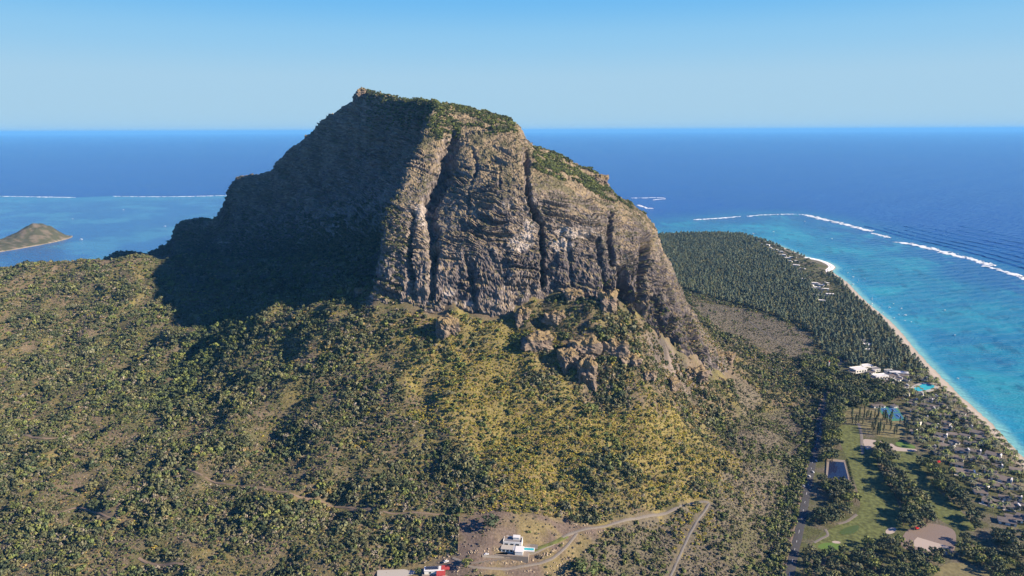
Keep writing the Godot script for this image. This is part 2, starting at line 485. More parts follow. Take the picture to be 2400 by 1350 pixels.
func build_mountain() -> void:
	var cols := net_columns()
	var cu := cols.size()
	var ctl := []
	for c in cols:
		var line := []
		# the far-left wall runs back more steeply than it looks
		var drop := 10.0 if c[5][0] > 845 and c[5][0] < 1235 else (6.0 if c[5][0] >= 1235 else 1.0)      # the scrub on top adds to the skyline
		var back: float = maxf(0.0, c[5][2] - 1390.0) * 0.95
		for r in 6: line.append(away(c[r][0], c[r][1] + (drop * float([0.0, 0.0, 0.0, 0.2, 0.6, 1.0][r])), c[r][2] + (back * float([0.0, 0.3, 0.75, 1.0, 1.0, 1.0][r]) if ctl.size() < 25 else 0.0)))
		line[0] = line[0] + Vector3(0, -26, 0)
		# behind the crest the top falls away
		var top: Vector3 = line[5]
		var inward := Vector3(-top.x * 0.12 + 30.0, 0, -150.0).normalized()
		line.append(top + inward * 45.0 + Vector3(0, -7, 0))
		line.append(top + inward * 170.0 + Vector3(0, -85, 0))
		line.append(Vector3(top.x, 10, top.z) + inward * 330.0)
		ctl.append(line)
	# steps between control columns and rows, finer where it shows larger
	var us := PackedFloat32Array()
	for i in cu - 1:
		var w: float = absf(cols[i + 1][2][0] - cols[i][2][0])
		var steps := clampi(int(w / ((1.3 if i >= 35 else 1.9) if i >= 26 else 2.2)), 8, 44)
		if i in [23, 24, 25]: steps = 24
		for s in steps: us.append(i + float(s) / steps)
	us.append(cu - 1.0)
	var vs := PackedFloat32Array()
	for j in 8:
		var steps: int = [40, 56, 52, 52, 40, 16, 6, 4][j]
		for s in steps: vs.append(j + float(s) / steps)
	vs.append(8.0)
	mw = us.size()
	mh = vs.size()
	mpos.resize(mw * mh)
	muv.resize(mw * mh)
	var rows := []
	rows.resize(mw)
	for i in mw:
		var a := mini(int(us[i]), cu - 2)
		var t := us[i] - a
		var line := []
		for k in 9:
			line.append(crom(ctl[maxi(a - 1, 0)][k], ctl[a][k], ctl[a + 1][k], ctl[mini(a + 2, cu - 1)][k], t))
		rows[i] = line
		for j in mh:
			var b := mini(int(vs[j]), 7)
			var s := vs[j] - b
			mpos[j * mw + i] = crom(line[maxi(b - 1, 0)], line[b], line[b + 1], line[mini(b + 2, 8)], s)
	# displacement along the face
	var nor := PackedVector3Array()
	nor.resize(mw * mh)
	for j in mh:
		for i in mw:
			var e := mpos[j * mw + mini(i + 3, mw - 1)] - mpos[j * mw + maxi(i - 3, 0)]
			var f := mpos[mini(j + 3, mh - 1) * mw + i] - mpos[maxi(j - 3, 0) * mw + i]
			var q := e.cross(f).normalized()
			nor[j * mw + i] = q
	var cl := []
	for c in CLEFTS:
		var pl := PackedVector2Array()
		for a in c[0]: pl.append(Vector2(a[0], a[1]))
		var r := Rect2(pl[0], Vector2.ZERO)
		for p in pl: r = r.expand(p)
		cl.append([pl, c[1], c[2], r.grow(c[1] * 3.0)])
	var n1 := FastNoiseLite.new()
	n1.seed = 11
	n1.frequency = 1.0
	n1.fractal_octaves = 3
	n1.noise_type = FastNoiseLite.TYPE_SIMPLEX_SMOOTH
	var n2 := FastNoiseLite.new()
	n2.seed = 29
	n2.frequency = 1.0
	n2.fractal_octaves = 4
	n2.noise_type = FastNoiseLite.TYPE_SIMPLEX
	var n3 := FastNoiseLite.new()
	n3.seed = 51
	n3.frequency = 1.0
	n3.noise_type = FastNoiseLite.TYPE_CELLULAR
	n3.cellular_return_type = FastNoiseLite.RETURN_CELL_VALUE
	n3.cellular_jitter = 1.0
	for j in mh:
		var vj := vs[j]
		var edge := smoothstep(0.0, 0.4, vj) * (1.0 - smoothstep(5.4, 6.5, vj) * 0.7)
		for i in mw:
			var k := j * mw + i
			var p := mpos[k]
			var q := nor[k]
			var uv := seen_at(p)
			muv[k] = uv
			var steep := clampf(1.0 - absf(q.y) * 1.15, 0.15, 1.0)
			# buttresses and ribs that run up the face
			var rib := 1.0 - absf(n1.get_noise_3d(p.x / 62.0, p.y / 300.0, p.z / 62.0)) * 2.2
			var rib2 := 1.0 - absf(n1.get_noise_3d(p.x / 21.0 + 40.0, p.y / 85.0, p.z / 21.0)) * 2.2
			var rib3 := 1.0 - absf(n1.get_noise_3d(p.x / 10.0 + 70.0, p.y / 38.0, p.z / 10.0)) * 2.2
			var east := smoothstep(35.5, 38.0, us[i])      # the right-hand end is cut into pillars more than into beds
			var d := (rib * (6.5 + east * 4.0) + (rib2 * (3.4 + east * 3.0) + rib3 * 1.2 - 2.0) * smoothstep(-0.3, 0.25, n1.get_noise_3d(p.x / 80.0 + 33.0, p.y / 60.0, p.z / 80.0)) - 3.8) * steep
			# lava beds, tilted gently down to the right, some hard and some soft
			var bed := p.y + p.x * 0.2 + n1.get_noise_3d(p.x / 90.0, p.y / 90.0, p.z / 90.0) * 10.0
			var hard := n1.get_noise_1d(bed / 13.0) + 0.5 * n1.get_noise_1d(bed / 5.0 + 30.0)
			var bm := smoothstep(-0.05, 0.4, n1.get_noise_3d(p.x / 75.0 + 9.0, p.y / 50.0, p.z / 75.0) + 0.12)      # some of the face is massive, some thinly bedded
			d += clampf(hard * 6.5, -0.8, 0.8) * 4.3 * (1.0 - east * 0.6) * clampf(bm, 0.1, 1.0) * (0.35 + steep * 0.65)
			# broken rock
			var wx := n2.get_noise_3d(p.x / 11.0, p.y / 9.0, p.z / 11.0)
			d += wx * 2.2 * (0.4 + steep * 0.6)
			d += n3.get_noise_3d(p.x / 15.0 + wx * 0.35, bed / 9.0, p.z / 15.0 + wx * 0.35) * 4.4 * (0.3 + steep * 0.7)
			d += n3.get_noise_3d(p.x / 5.5 + wx * 0.5, bed / 4.2, p.z / 5.5) * 1.5 * (0.4 + steep * 0.6)
			d += n2.get_noise_3d(p.x / 3.0, p.y / 2.6, p.z / 3.0) * 0.5
			d += clampf(n1.get_noise_1d(bed / 2.4 + 11.0) * 3.0, -0.5, 0.5) * 2.2 * (1.0 - east * 0.5) * clampf(bm, 0.1, 1.0)
			if us[i] < 24.0:      # coarser crags on the far wall
				d += (n3.get_noise_3d(p.x / 26.0 + wx * 0.4, bed / 15.0, p.z / 26.0) * 5.5 + n3.get_noise_3d(p.x / 11.0, bed / 7.0 + 3.0, p.z / 11.0 + wx * 0.5) * 3.0) * smoothstep(1.0, 2.2, vj)
			for c in cl:
				if c[3].has_point(uv):
					var vary := 0.8 + 0.9 * n1.get_noise_3d(p.x / 30.0, p.y / 26.0, p.z / 30.0 + 20.0)
					var far_off: float = (line_distance(uv, c[0]) + wx * 5.0) / (c[1] * (0.7 + vary * 0.45))
					d -= c[2] * clampf(vary, 0.45, 1.3) * exp(-pow(absf(far_off), 3.0)) * edge * (1.0 - smoothstep(3.9, 4.5, vj))
			p += q * d * edge
			mpos[k] = p
	# rock top over the terrain grid
	rock_top.resize(gw * gh)
	rock_top.fill(-100.0)
	for j in mh:
		for i in mw:
			var p := mpos[j * mw + i]
			var gi := int((p.x - GX0) / CELL)
			var gj := int((-p.z - GZ0) / CELL)
			if gi < 1 or gj < 1 or gi >= gw - 1 or gj >= gh - 1: continue
			for dj in 2:
				for di in 2:
					var k := (gj + dj) * gw + gi + di
					rock_top[k] = maxf(rock_top[k], p.y)
	# colours: bare rock, lichen, dry grass on ledges, fresh pale scars
	var col := PackedColorArray()
	col.resize(mw * mh)
	var rock := Color(0.19, 0.163, 0.16)
	var warm := Color(0.265, 0.217, 0.19)
	var dark := Color(0.078, 0.068, 0.074)
	var pale := Color(0.43, 0.375, 0.35)
	var grass := Color(0.31, 0.24, 0.145)
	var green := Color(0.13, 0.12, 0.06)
	var stains_and_shade := [[Vector2(1330, 600), 120.0, 75.0], [Vector2(1470, 570), 70.0, 55.0], [Vector2(1140, 560), 70.0, 80.0], [Vector2(1200, 440), 50.0, 40.0], [Vector2(1560, 740), 50.0, 70.0], [Vector2(1090, 660), 60.0, 40.0], [Vector2(1620, 800), 60.0, 60.0], [Vector2(1500, 670), 60.0, 60.0], [Vector2(1590, 700), 40.0, 60.0]]  # the last ovals put the right spur's shade into the rock colour
	var scars := [[Vector2(1217, 572), 26.0, 16.0], [Vector2(1238, 545), 12.0, 26.0], [Vector2(1352, 545), 42.0, 15.0], [Vector2(1318, 572), 24.0, 16.0], [Vector2(1052, 682), 14.0, 14.0], [Vector2(1090, 712), 20.0, 5.0], [Vector2(560, 443), 5.0, 3.0], [Vector2(520, 568), 26.0, 2.0], [Vector2(985, 500), 14.0, 26.0]]
	for j in mh:
		for i in mw:
			var k := j * mw + i
			var p := mpos[k]
			var a := mpos[j * mw + mini(i + 1, mw - 1)] - mpos[j * mw + maxi(i - 1, 0)]
			var b := mpos[mini(j + 1, mh - 1) * mw + i] - mpos[maxi(j - 1, 0) * mw + i]
			var q := a.cross(b).normalized()
			var uv := muv[k]
			var w1 := n1.get_noise_3d(p.x / 70.0, p.y / 45.0, p.z / 70.0)
			var w2 := n2.get_noise_3d(p.x / 16.0, p.y / 10.0, p.z / 16.0)
			var w3 := n2.get_noise_3d(p.x / 5.0, p.y / 5.0, p.z / 5.0)
			var streak := n2.get_noise_3d(p.x / 7.0, p.y / 90.0, p.z / 7.0)
			var bed := p.y + p.x * 0.2 + n1.get_noise_3d(p.x / 90.0, p.y / 90.0, p.z / 90.0) * 10.0
			var band := n1.get_noise_1d(bed / 6.0 + 50.0) + 0.6 * n1.get_noise_1d(bed / 2.2)
			var c := rock.lerp(warm, smoothstep(-0.2, 0.45, w1 + w2 * 0.5 + smoothstep(300.0, 420.0, p.y) * 0.35))
			c = c.lerp(dark, smoothstep(0.05, 0.5, band + w2 * 0.4) * 0.55)
			c = c.lerp(dark, smoothstep(0.0, 0.45, streak * 0.45 + w2 * 0.7 - w1 * 0.4 + 0.04) * 0.8)
			c = c.lerp(pale, smoothstep(0.18, 0.5, w3 + w2 * 0.6 - band * 0.3) * 0.5)
			# old dark weathering on the face, and shade painted onto the right-hand spur
			for s in stains_and_shade:
				var dd: Vector2 = (uv - s[0]) / Vector2(s[1], s[2])
				var near: float = dd.length() + w2 * 0.9 + w1 * 0.6 + streak * 0.5
				if near < 1.2: c = c.lerp(dark * (1.35 + w3 * 0.5), smoothstep(1.2, 0.6, near) * 0.75)
			for s in scars:
				var dd: Vector2 = (uv - s[0]) / Vector2(s[1], s[2])
				var far_off: float = dd.length() + w2 * 0.9 + w3 * 0.3
				if far_off < 1.05: c = c.lerp(pale * 1.12, smoothstep(1.05, 0.9, far_off) * 0.85)
			var ledge := smoothstep(0.48, 0.78, q.y + w2 * 0.25 + w3 * 0.1 + smoothstep(2.6, 3.6, vs[j] + w1) * 0.2)
			var tint := grass.lerp(green, smoothstep(-0.1, 0.3, n1.get_noise_3d(p.x / 40.0 + 5.0, p.y / 40.0, p.z / 40.0) + w3 * 0.3))
			c = c.lerp(tint, ledge * 0.85)
			# slopes below the walls carry scrub
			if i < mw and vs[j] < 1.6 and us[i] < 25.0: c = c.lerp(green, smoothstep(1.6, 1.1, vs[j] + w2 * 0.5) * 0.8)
			c *= 1.0 + w3 * 0.5
			c.a = 1.0
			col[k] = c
	var m := mat("basalt", Color(1, 1, 1), 0.95, true)
	grained(m, 23.0, noise_tex(0.03, 5, 0.62, 1.0, 4), noise_tex(0.022, 5, 0, 6.0, 8, 512, true), 0.7)
	var mesh := sheet(mpos, mw, mh, col, PackedByteArray(), true)
	structure("mountain", mesh, m, "tall craggy basalt mountain with sheer sunlit cliff and shaded left flank", "mountain")

# ---------------------------------------------------------------- ground, beach, sea
var zone := {}

func inside(n: String, x: float, z: float) -> bool:
	var e: Array = zone[n]
	if not e[1].has_point(Vector2(x, z)): return false
	return Geometry2D.is_point_in_polygon(Vector2(x, z), e[0])
func add_zone(n: String, poly: PackedVector2Array) -> void:
	var r := Rect2(poly[0], Vector2.ZERO)
	for p in poly: r = r.expand(p)
	zone[n] = [poly, r]
func make_zones() -> void:
	add_zone("yellow", draped([[940, 770], [1180, 745], [1300, 900], [1480, 950], [1640, 980], [1690, 1060], [1650, 1130], [1540, 1180], [1350, 1190], [1180, 1195], [1070, 1090], [1010, 960], [930, 860]]))
	add_zone("gully", draped([[330, 960], [400, 860], [470, 770], [540, 735], [600, 745], [560, 800], [470, 880], [400, 960]]))
	add_zone("plain", draped([[1380, 1260], [1500, 1210], [1660, 1175], [1720, 1060], [1740, 960], [1850, 950], [1900, 1060], [1880, 1180], [1840, 1360], [1330, 1360]]))
	add_zone("brown", draped([[1625, 705], [1700, 715], [1800, 740], [1880, 770], [1920, 800], [1900, 850], [1800, 830], [1700, 780], [1640, 740]]))
	add_zone("brown_low", draped([[1715, 880], [1745, 890], [1790, 930], [1760, 960], [1730, 940]]))
	add_zone("forest", flat([[1500, 552], [1540, 553], [1620, 548], [1700, 547], [1750, 556], [1790, 580], [1850, 618], [1885, 650], [1930, 700], [1985, 690], [2050, 745], [2080, 775], [2120, 830], [2150, 865], [2125, 872], [2040, 858], [2000, 850], [1940, 835], [1905, 812], [1920, 800], [1880, 765], [1800, 738], [1700, 712], [1620, 690], [1560, 660]], 6.0))
	add_zone("village_far", flat([[1770, 562], [1800, 572], [1860, 592], [1900, 610], [1935, 640], [1990, 690], [1930, 700], [1885, 650], [1850, 618], [1790, 582]], 6.0))
	add_zone("villas", flat([[2130, 872], [2160, 868], [2210, 910], [2300, 990], [2380, 1060], [2440, 1130], [2440, 1260], [2370, 1235], [2310, 1190], [2240, 1130], [2190, 1080], [2150, 1050], [2130, 1000], [2125, 960], [2110, 940]], 6.0))
	add_zone("golf", flat([[1975, 960], [2060, 955], [2120, 985], [2150, 1050], [2190, 1080], [2250, 1140], [2310, 1240], [2440, 1320], [2440, 1400], [1860, 1400], [1900, 1260], [1925, 1120], [1950, 1040]], 6.0))
	add_zone("spit", flat([[1880, 600], [1925, 608], [1965, 624], [1950, 645], [1920, 642], [1900, 626]], 0.0))
	add_zone("yard", draped([[1075, 1205], [1180, 1200], [1250, 1205], [1330, 1215], [1420, 1245], [1340, 1320], [1330, 1370], [860, 1370], [880, 1335], [1000, 1312], [1070, 1300]]))

func build_ground() -> void:
	var pos := PackedVector3Array()
	var col := PackedColorArray()
	pos.resize(gw * gh)
	col.resize(gw * gh)
	var skip := PackedByteArray()
	skip.resize(gw * gh)
	var soil := Color(0.19, 0.148, 0.10)
	var tan_ := Color(0.285, 0.235, 0.085)
	var olive := Color(0.115, 0.115, 0.05)
	var dry := Color(0.175, 0.15, 0.108)
	var lawn := Color(0.11, 0.118, 0.045)
	var litter := Color(0.11, 0.10, 0.055)
	var sand := Color(0.33, 0.275, 0.22)
	for j in gh:
		var z := -(GZ0 + j * CELL)
		var rx := road_x(-z)
		for i in gw:
			var x := GX0 + i * CELL
			var k := j * gw + i
			pos[k] = Vector3(x, heights[k], z)
			if rock_top[k] > heights[k] + 45.0 or heights[k] < -4.5: skip[k] = 1
			var w1 := nb.get_noise_2d(x * 1.3, z * 1.3)
			var w2 := nc.get_noise_2d(x, z)
			var c := soil.lerp(olive, smoothstep(-0.3, 0.35, w1 + w2 * 0.7) * 0.8)
			c = c.lerp(tan_, smoothstep(0.05, 0.45, nb.get_noise_2d(x * 2.0 + 300.0, z * 2.0) + w2 * 0.4) * 0.6)
			if x < rx:
				if inside("yellow", x + w2 * 50.0 + w1 * 60.0, z + w1 * 80.0): c = c.lerp(tan_, 0.7 + w2 * 0.3)
				elif inside("plain", x, z): c = dry.lerp(olive, smoothstep(0.0, 0.4, w1 + w2 * 0.6) * 0.7)
				elif inside("brown", x + w1 * 60.0, z + w2 * 60.0) or inside("brown_low", x, z): c = dry * (1.0 + w2 * 0.25)
				if inside("yard", x, z): c = Color(0.19, 0.145, 0.118).lerp(tan_, smoothstep(0.0, 0.5, w2 + w1) * 0.6)
			else:
				c = lawn.lerp(dry, smoothstep(-0.2, 0.4, w1 + w2))
				if inside("villas", x, z): c = lawn.lerp(sand, smoothstep(0.0, 0.5, w2 + w1) * 0.55)
			if inside("forest", x, z): c = litter * (1.0 + w2 * 0.3)
			var d := shore[k]
			if d < 26.0 and x > 200.0: c = c.lerp(sand, smoothstep(26.0, 12.0, d + w2 * 10.0))
			if i > 0 and j > 0 and i < gw - 1 and j < gh - 1:
				var steep := Vector2(heights[k + 1] - heights[k - 1], heights[k + gw] - heights[k - gw]).length() / (2.0 * CELL)
				c = c.lerp(Color(0.24, 0.195, 0.17).lerp(Color(0.11, 0.095, 0.09), smoothstep(-0.1, 0.3, w2)), smoothstep(1.2, 1.7, steep + w2 * 0.4))
			c *= 1.0 + nc.get_noise_2d(x * 3.1, z * 3.1) * 0.3
			c.a = 1.0
			col[k] = c
	var m := mat("earth", Color(1, 1, 1), 0.95, true)
	grained(m, 31.0, noise_tex(0.02, 5, 0.6, 1.0, 14), noise_tex(0.03, 4, 0, 4.0, 18, 512, true), 0.4)
	structure("terrain", sheet(pos, gw, gh, col, skip), m, "scrubby slopes and flat coastal plain round the foot of the mountain", "terrain")

func ribbon(line: PackedVector2Array, offs: Array, heights_: Array, colors: Array, wobble := 0.0) -> ArrayMesh:   # strips along a line; offs are metres to its right
	var nx := line.size()
	var ny := offs.size()
	var pos := PackedVector3Array()
	var col := PackedColorArray()
	for j in ny:
		for i in nx:
			var dir := (line[mini(i + 1, nx - 1)] - line[maxi(i - 1, 0)]).normalized()
			var side := Vector2(-dir.y, dir.x)
			var o: float = offs[j]
			if wobble > 0.0: o += nc.get_noise_2d(line[i].x * 1.7 + j * 90.0, line[i].y * 1.7) * wobble
			var p := line[i] + side * o
			pos.append(Vector3(p.x, heights_[j], p.y))
			if colors.size() > 0:
				var c: Color = colors[j] * (1.0 + nc.get_noise_2d(p.x * 3.0, p.y * 3.0) * 0.15)
				c.a = 1.0
				col.append(c)
	return sheet(pos, nx, ny, col)
func dense(line: PackedVector2Array, step: float) -> PackedVector2Array:
	var out := PackedVector2Array()
	for k in line.size() - 1:
		var n := maxi(1, int(line[k].distance_to(line[k + 1]) / step))
		for s in n: out.append(line[k].lerp(line[k + 1], float(s) / n))
	out.append(line[line.size() - 1])
	return out
func on_ground(line: PackedVector2Array, width: float, lift: float) -> ArrayMesh:   # a track laid on the terrain
	var nx := line.size()
	var pos := PackedVector3Array()
	for j in 4:
		for i in nx:
			var dir := (line[mini(i + 1, nx - 1)] - line[maxi(i - 1, 0)]).normalized()
			var p := line[i] + Vector2(-dir.y, dir.x) * (float([0.5, 0.49, -0.49, -0.5][j]) * width * (1.0 + 0.12 * nc.get_noise_2d(line[i].x * 4.0, line[i].y * 4.0)))
			pos.append(Vector3(p.x, maxf(th(p.x, p.y), th(line[i].x, line[i].y)) + (lift if j in [1, 2] else -0.6), p.y))
	return sheet(pos, nx, 4, PackedColorArray())

var reef := PackedVector2Array()
var reef_left := PackedVector2Array()
func build_sea() -> void:
	for a in [[1560, 520], [1620, 515], [1680, 511], [1740, 505], [1800, 502], [1860, 501], [1930, 514], [2000, 531], [2060, 549], [2100, 567], [2180, 582], [2260, 604], [2330, 627], [2400, 653], [2500, 700]]:
		var p := level(a[0], a[1], 0.0)
		reef.append(Vector2(p.x, p.z))
	for a in [[-260, 460], [-60, 458], [60, 461], [180, 463], [270, 460], [400, 461], [530, 458], [640, 452], [760, 440]]:
		var p := level(a[0], a[1], 0.0)
		reef_left.append(Vector2(p.x, p.z))
	# rings of water out to the horizon
	var nx := 620
	var ny := 430
	var pos := PackedVector3Array()
	var col := PackedColorArray()
	pos.resize(nx * ny)
	col.resize(nx * ny)
	var lagoon_r := PackedVector2Array([Vector2(400, -2700)])
	lagoon_r.append_array(reef)
	lagoon_r.append_array(PackedVector2Array([Vector2(1500, -300), Vector2(400, -300)]))
	var lagoon_l := PackedVector2Array([Vector2(-4200, -1000)])
	lagoon_l.append_array(reef_left)
	lagoon_l.append_array(PackedVector2Array([Vector2(200, -2600), Vector2(-1000, -1500)]))
	var deep := Color(0.005, 0.046, 0.215)
	var mid := Color(0.012, 0.078, 0.205)
	var aqua := Color(0.018, 0.148, 0.238)
	var bright := Color(0.028, 0.225, 0.285)
	var sandy := Color(0.172, 0.387, 0.361)
	var weed := Color(0.012, 0.073, 0.133)
	var s1 := FastNoiseLite.new()
	s1.seed = 77
	s1.frequency = 1.0
	s1.fractal_octaves = 4
	for j in ny:
		var r := 430.0 * pow(130000.0 / 430.0, pow(float(j) / (ny - 1), 1.5))
		for i in nx:
			var ang := deg_to_rad(-58.0 + 116.0 * i / (nx - 1))
			var x := r * sin(ang)
			var z := -r * cos(ang)
			var k := j * nx + i
			pos[k] = Vector3(x, 0, z)
			var c := deep
			var p2 := Vector2(x, z)
			if r < 9000.0:
				var w1 := s1.get_noise_2d(x / 420.0, z / 420.0)
				var w2 := s1.get_noise_2d(x / 110.0 + 50.0, z / 110.0)
				var w3 := s1.get_noise_2d(x / 34.0, z / 60.0 + 20.0)
				if x > 0.0:
					var dr := line_distance(p2, reef)
					var d := -sample(shore, x, z) if x < GX1 and -z < GZ1 else line_distance(p2, coast)
					if Geometry2D.is_point_in_polygon(p2, lagoon_r):
						c = mid.lerp(aqua, smoothstep(40.0, 330.0, dr + w1 * 150.0))
						c = c.lerp(bright, smoothstep(-0.15, 0.35, w1 + w2 * 0.25) * smoothstep(420.0, 200.0, d + w2 * 120.0) * smoothstep(120.0, 350.0, dr) * 0.8)
						c = c.lerp(weed, smoothstep(0.26, 0.44, w2 * 0.75 + w3 * 0.75) * 0.65)
						c = c.lerp(bright, smoothstep(0.18, 0.4, s1.get_noise_2d(x / 75.0 + 31.0, z / 130.0) + w1 * 0.5) * 0.5)
						c = c.lerp(mid, smoothstep(0.0, 0.3, s1.get_noise_2d(x / 380.0 + 9.0, z / 260.0)) * 0.45)
						c = c.lerp(aqua * 1.25, smoothstep(60.0, 26.0, d + w2 * 14.0) * 0.8)
						c = c.lerp(sandy, smoothstep(22.0, 4.0, d + w3 * 4.0) * 0.9)
					else:
						c = deep.lerp(mid, smoothstep(350.0, 20.0, dr + w1 * 80.0) * 0.8)
						c = c.lerp(aqua, smoothstep(160.0, 10.0, dr + w2 * 60.0) * 0.35)
				else:
					var dr := line_distance(p2, reef_left)
					if Geometry2D.is_point_in_polygon(p2, lagoon_l):
						c = Color(0.03, 0.108, 0.25).lerp(Color(0.045, 0.165, 0.275), smoothstep(-0.1, 0.35, w1 + w2 * 0.3))
						c = c.lerp(Color(0.022, 0.088, 0.225), smoothstep(0.1, 0.4, s1.get_noise_2d(x / 500.0 + 3.0, z / 90.0)) * 0.7)
						c = c.lerp(Color(0.034, 0.175, 0.285), smoothstep(420.0, 60.0, dr + w2 * 100.0) * 0.7)
			c *= 1.0 + 0.07 * s1.get_noise_2d(x / 900.0, z / 900.0)
			c.a = 1.0
			col[k] = c
	var m := mat("sea_water", Color(1, 1, 1), 0.22, true)
	m.metallic_specular = 0.25
	m.uv1_triplanar = true
	m.uv1_world_triplanar = true
	m.uv1_scale = Vector3.ONE / 420.0
	m.normal_enabled = true
	m.normal_texture = wave_tex()
	m.normal_scale = 0.3
	structure("sea", sheet(pos, nx, ny, col), m, "blue ocean and turquoise lagoon stretching to the horizon", "sea")

func wave_tex() -> ImageTexture:
	# swell and wind ripple as relief: long crests, two scales, seamless over the tile
	var n := 1024
	var img := Image.create(n, n, false, Image.FORMAT_RGB8)
	var f := FastNoiseLite.new()
	f.seed = 5
	f.frequency = 1.0
	f.fractal_octaves = 3
	var h := PackedFloat32Array()
	h.resize(n * n)
	for y in n:
		for x in n:
			var a := TAU * x / n
			var b := TAU * y / n
			# noise on a torus keeps the tile seamless
			var warp := f.get_noise_3d(cos(a) * 1.2 + sin(b) * 0.6, sin(a) * 1.2, cos(b) * 1.6) * 2.4
			var s := sin(b * 11.0 + a * 3.0 + warp * 1.1) * 0.4 + sin(b * 29.0 - a * 5.0 + warp * 2.0) * 0.2
			h[y * n + x] = s + 0.35 * f.get_noise_3d(cos(a) * 9.0 + 7.0, sin(a) * 9.0 + cos(b) * 16.0, sin(b) * 16.0)
	for y in n:
		for x in n:
			var dx := (h[y * n + (x + 1) % n] - h[y * n + (x + n - 1) % n]) * 5.0
			var dy := (h[((y + 1) % n) * n + x] - h[((y + n - 1) % n) * n + x]) * 5.0
			var v := Vector3(-dx, -dy, 1.0).normalized() * 0.5 + Vector3(0.5, 0.5, 0.5)
			img.set_pixel(x, y, Color(v.x, v.y, v.z))
	return ImageTexture.create_from_image(img)

func foam(line: PackedVector2Array, width: float, seed_: int) -> ArrayMesh:
	# a broken band of surf: patches of froth with ragged edges, heaped a little above the water
	var f := FastNoiseLite.new()
	f.seed = seed_
	f.frequency = 0.02
	f.fractal_octaves = 4
	var pts := dense(line, 7.0)
	var nx := pts.size()
	var ny := 9
	var pos := PackedVector3Array()
	for j in ny:
		for i in nx:
			var dir := (pts[mini(i + 1, nx - 1)] - pts[maxi(i - 1, 0)]).normalized()
			var side := Vector2(-dir.y, dir.x)
			var t := float(j) / (ny - 1)
			var taper := smoothstep(0.0, 0.08, float(i) / nx) * smoothstep(1.0, 0.92, float(i) / nx)
			var w := width * (0.6 + 2.2 * absf(f.get_noise_2d(pts[i].x * 0.5, pts[i].y * 0.5)) + 0.5 * f.get_noise_2d(pts[i].x * 3.0, pts[i].y * 3.0)) * taper
			var p := pts[i] + side * (w * (t - 0.5) * 2.0)
			var y := sin(t * PI) * 1.5 * (0.6 + f.get_noise_2d(p.x * 4.0, p.y * 4.0)) + 0.1 - (0.5 if j in [0, ny - 1] else 0.0)
			pos.append(Vector3(p.x, y, p.y))
	var skip := PackedByteArray()
	skip.resize(nx * ny)
	for j in ny:
		for i in nx:
			var p := pos[j * nx + i]
			var edge := absf(float(j) / (ny - 1) - 0.5) * 2.0
			if f.get_noise_2d(p.x * 2.2 + 500.0, p.z * 2.2) > 0.34 - edge * 0.45: skip[j * nx + i] = 1
	return sheet(pos, nx, ny, PackedColorArray(), skip)

func build_surf() -> void:
	var m := mat("froth", Color(0.62, 0.64, 0.65), 0.8)
	var lines := [
		[[[1625, 515], [1660, 513], [1690, 511], [1735, 507]], 13.0], [[[1750, 507], [1785, 504], [1815, 503]], 11.0], [[[1810, 503], [1840, 502], [1860, 502]], 6.0],
		[[[1858, 502], [1890, 504], [1930, 514], [1965, 522], [2000, 531], [2045, 543]], 21.0], [[[2040, 546], [2065, 551], [2086, 558]], 13.0],
		[[[2088, 567], [2130, 571], [2180, 582], [2220, 593], [2262, 606]], 19.0], [[[2255, 600], [2290, 611], [2330, 624]], 18.0], [[[2300, 622], [2340, 632], [2370, 641], [2420, 658]], 16.0],
		[[[1478, 464], [1510, 464], [1530, 463], [1560, 464]], 11.0], [[[1530, 469], [1545, 467], [1560, 466]], 7.0], [[[1495, 480], [1515, 487], [1532, 489]], 15.0],
		[[[-60, 459], [0, 460], [60, 461], [120, 462], [178, 463]], 12.0], [[[264, 460], [330, 461], [395, 461]], 9.0], [[[395, 461], [460, 460], [540, 458], [600, 457]], 11.0]]
	var n := 0
	for a in lines:
		var pl := PackedVector2Array()
		for q in a[0]:
			var p := level(q[0], q[1], 0.0)
			pl.append(Vector2(p.x, p.z))
		structure("surf", foam(smooth(pl, 4, false), a[1], 100 + n), m, "white surf breaking along the reef edge of the lagoon", "surf")
		n += 1

func build_swell() -> void:
	# long low swells rolling in behind the surf line
	var m: Material = mats["sea_water"]
	var line := PackedVector2Array()
	for a in [[2010, 528], [2060, 542], [2110, 556], [2180, 572], [2260, 592], [2330, 612], [2420, 640], [2480, 662]]:
		var p := level(a[0], a[1], 0.0)
		line.append(Vector2(p.x, p.z))
	line = dense(smooth(line, 4, false), 14.0)
	var water := Color(0.005, 0.05, 0.2)
	for k in 7:
		var off := -22.0 - 46.0 * k - 4.0 * k * k
		var part := line.slice(int(line.size() * (0.04 + 0.05 * (k % 3))), int(line.size() * (1.0 - 0.06 * ((k + 1) % 3))))
		var high := 1.7 - 0.15 * k
		var mesh := ribbon(part, [off - 15.0, off - 8.0, off - 3.0, off, off + 3.5, off + 9.0, off + 16.0], [-0.4, 0.35 * high, 0.85 * high, high, 0.8 * high, 0.25 * high, -0.4], [water, water, water, water, water, water, water], 11.0)
		structure("swell", mesh, m, "low blue swell rolling toward the reef on the right", "swell")

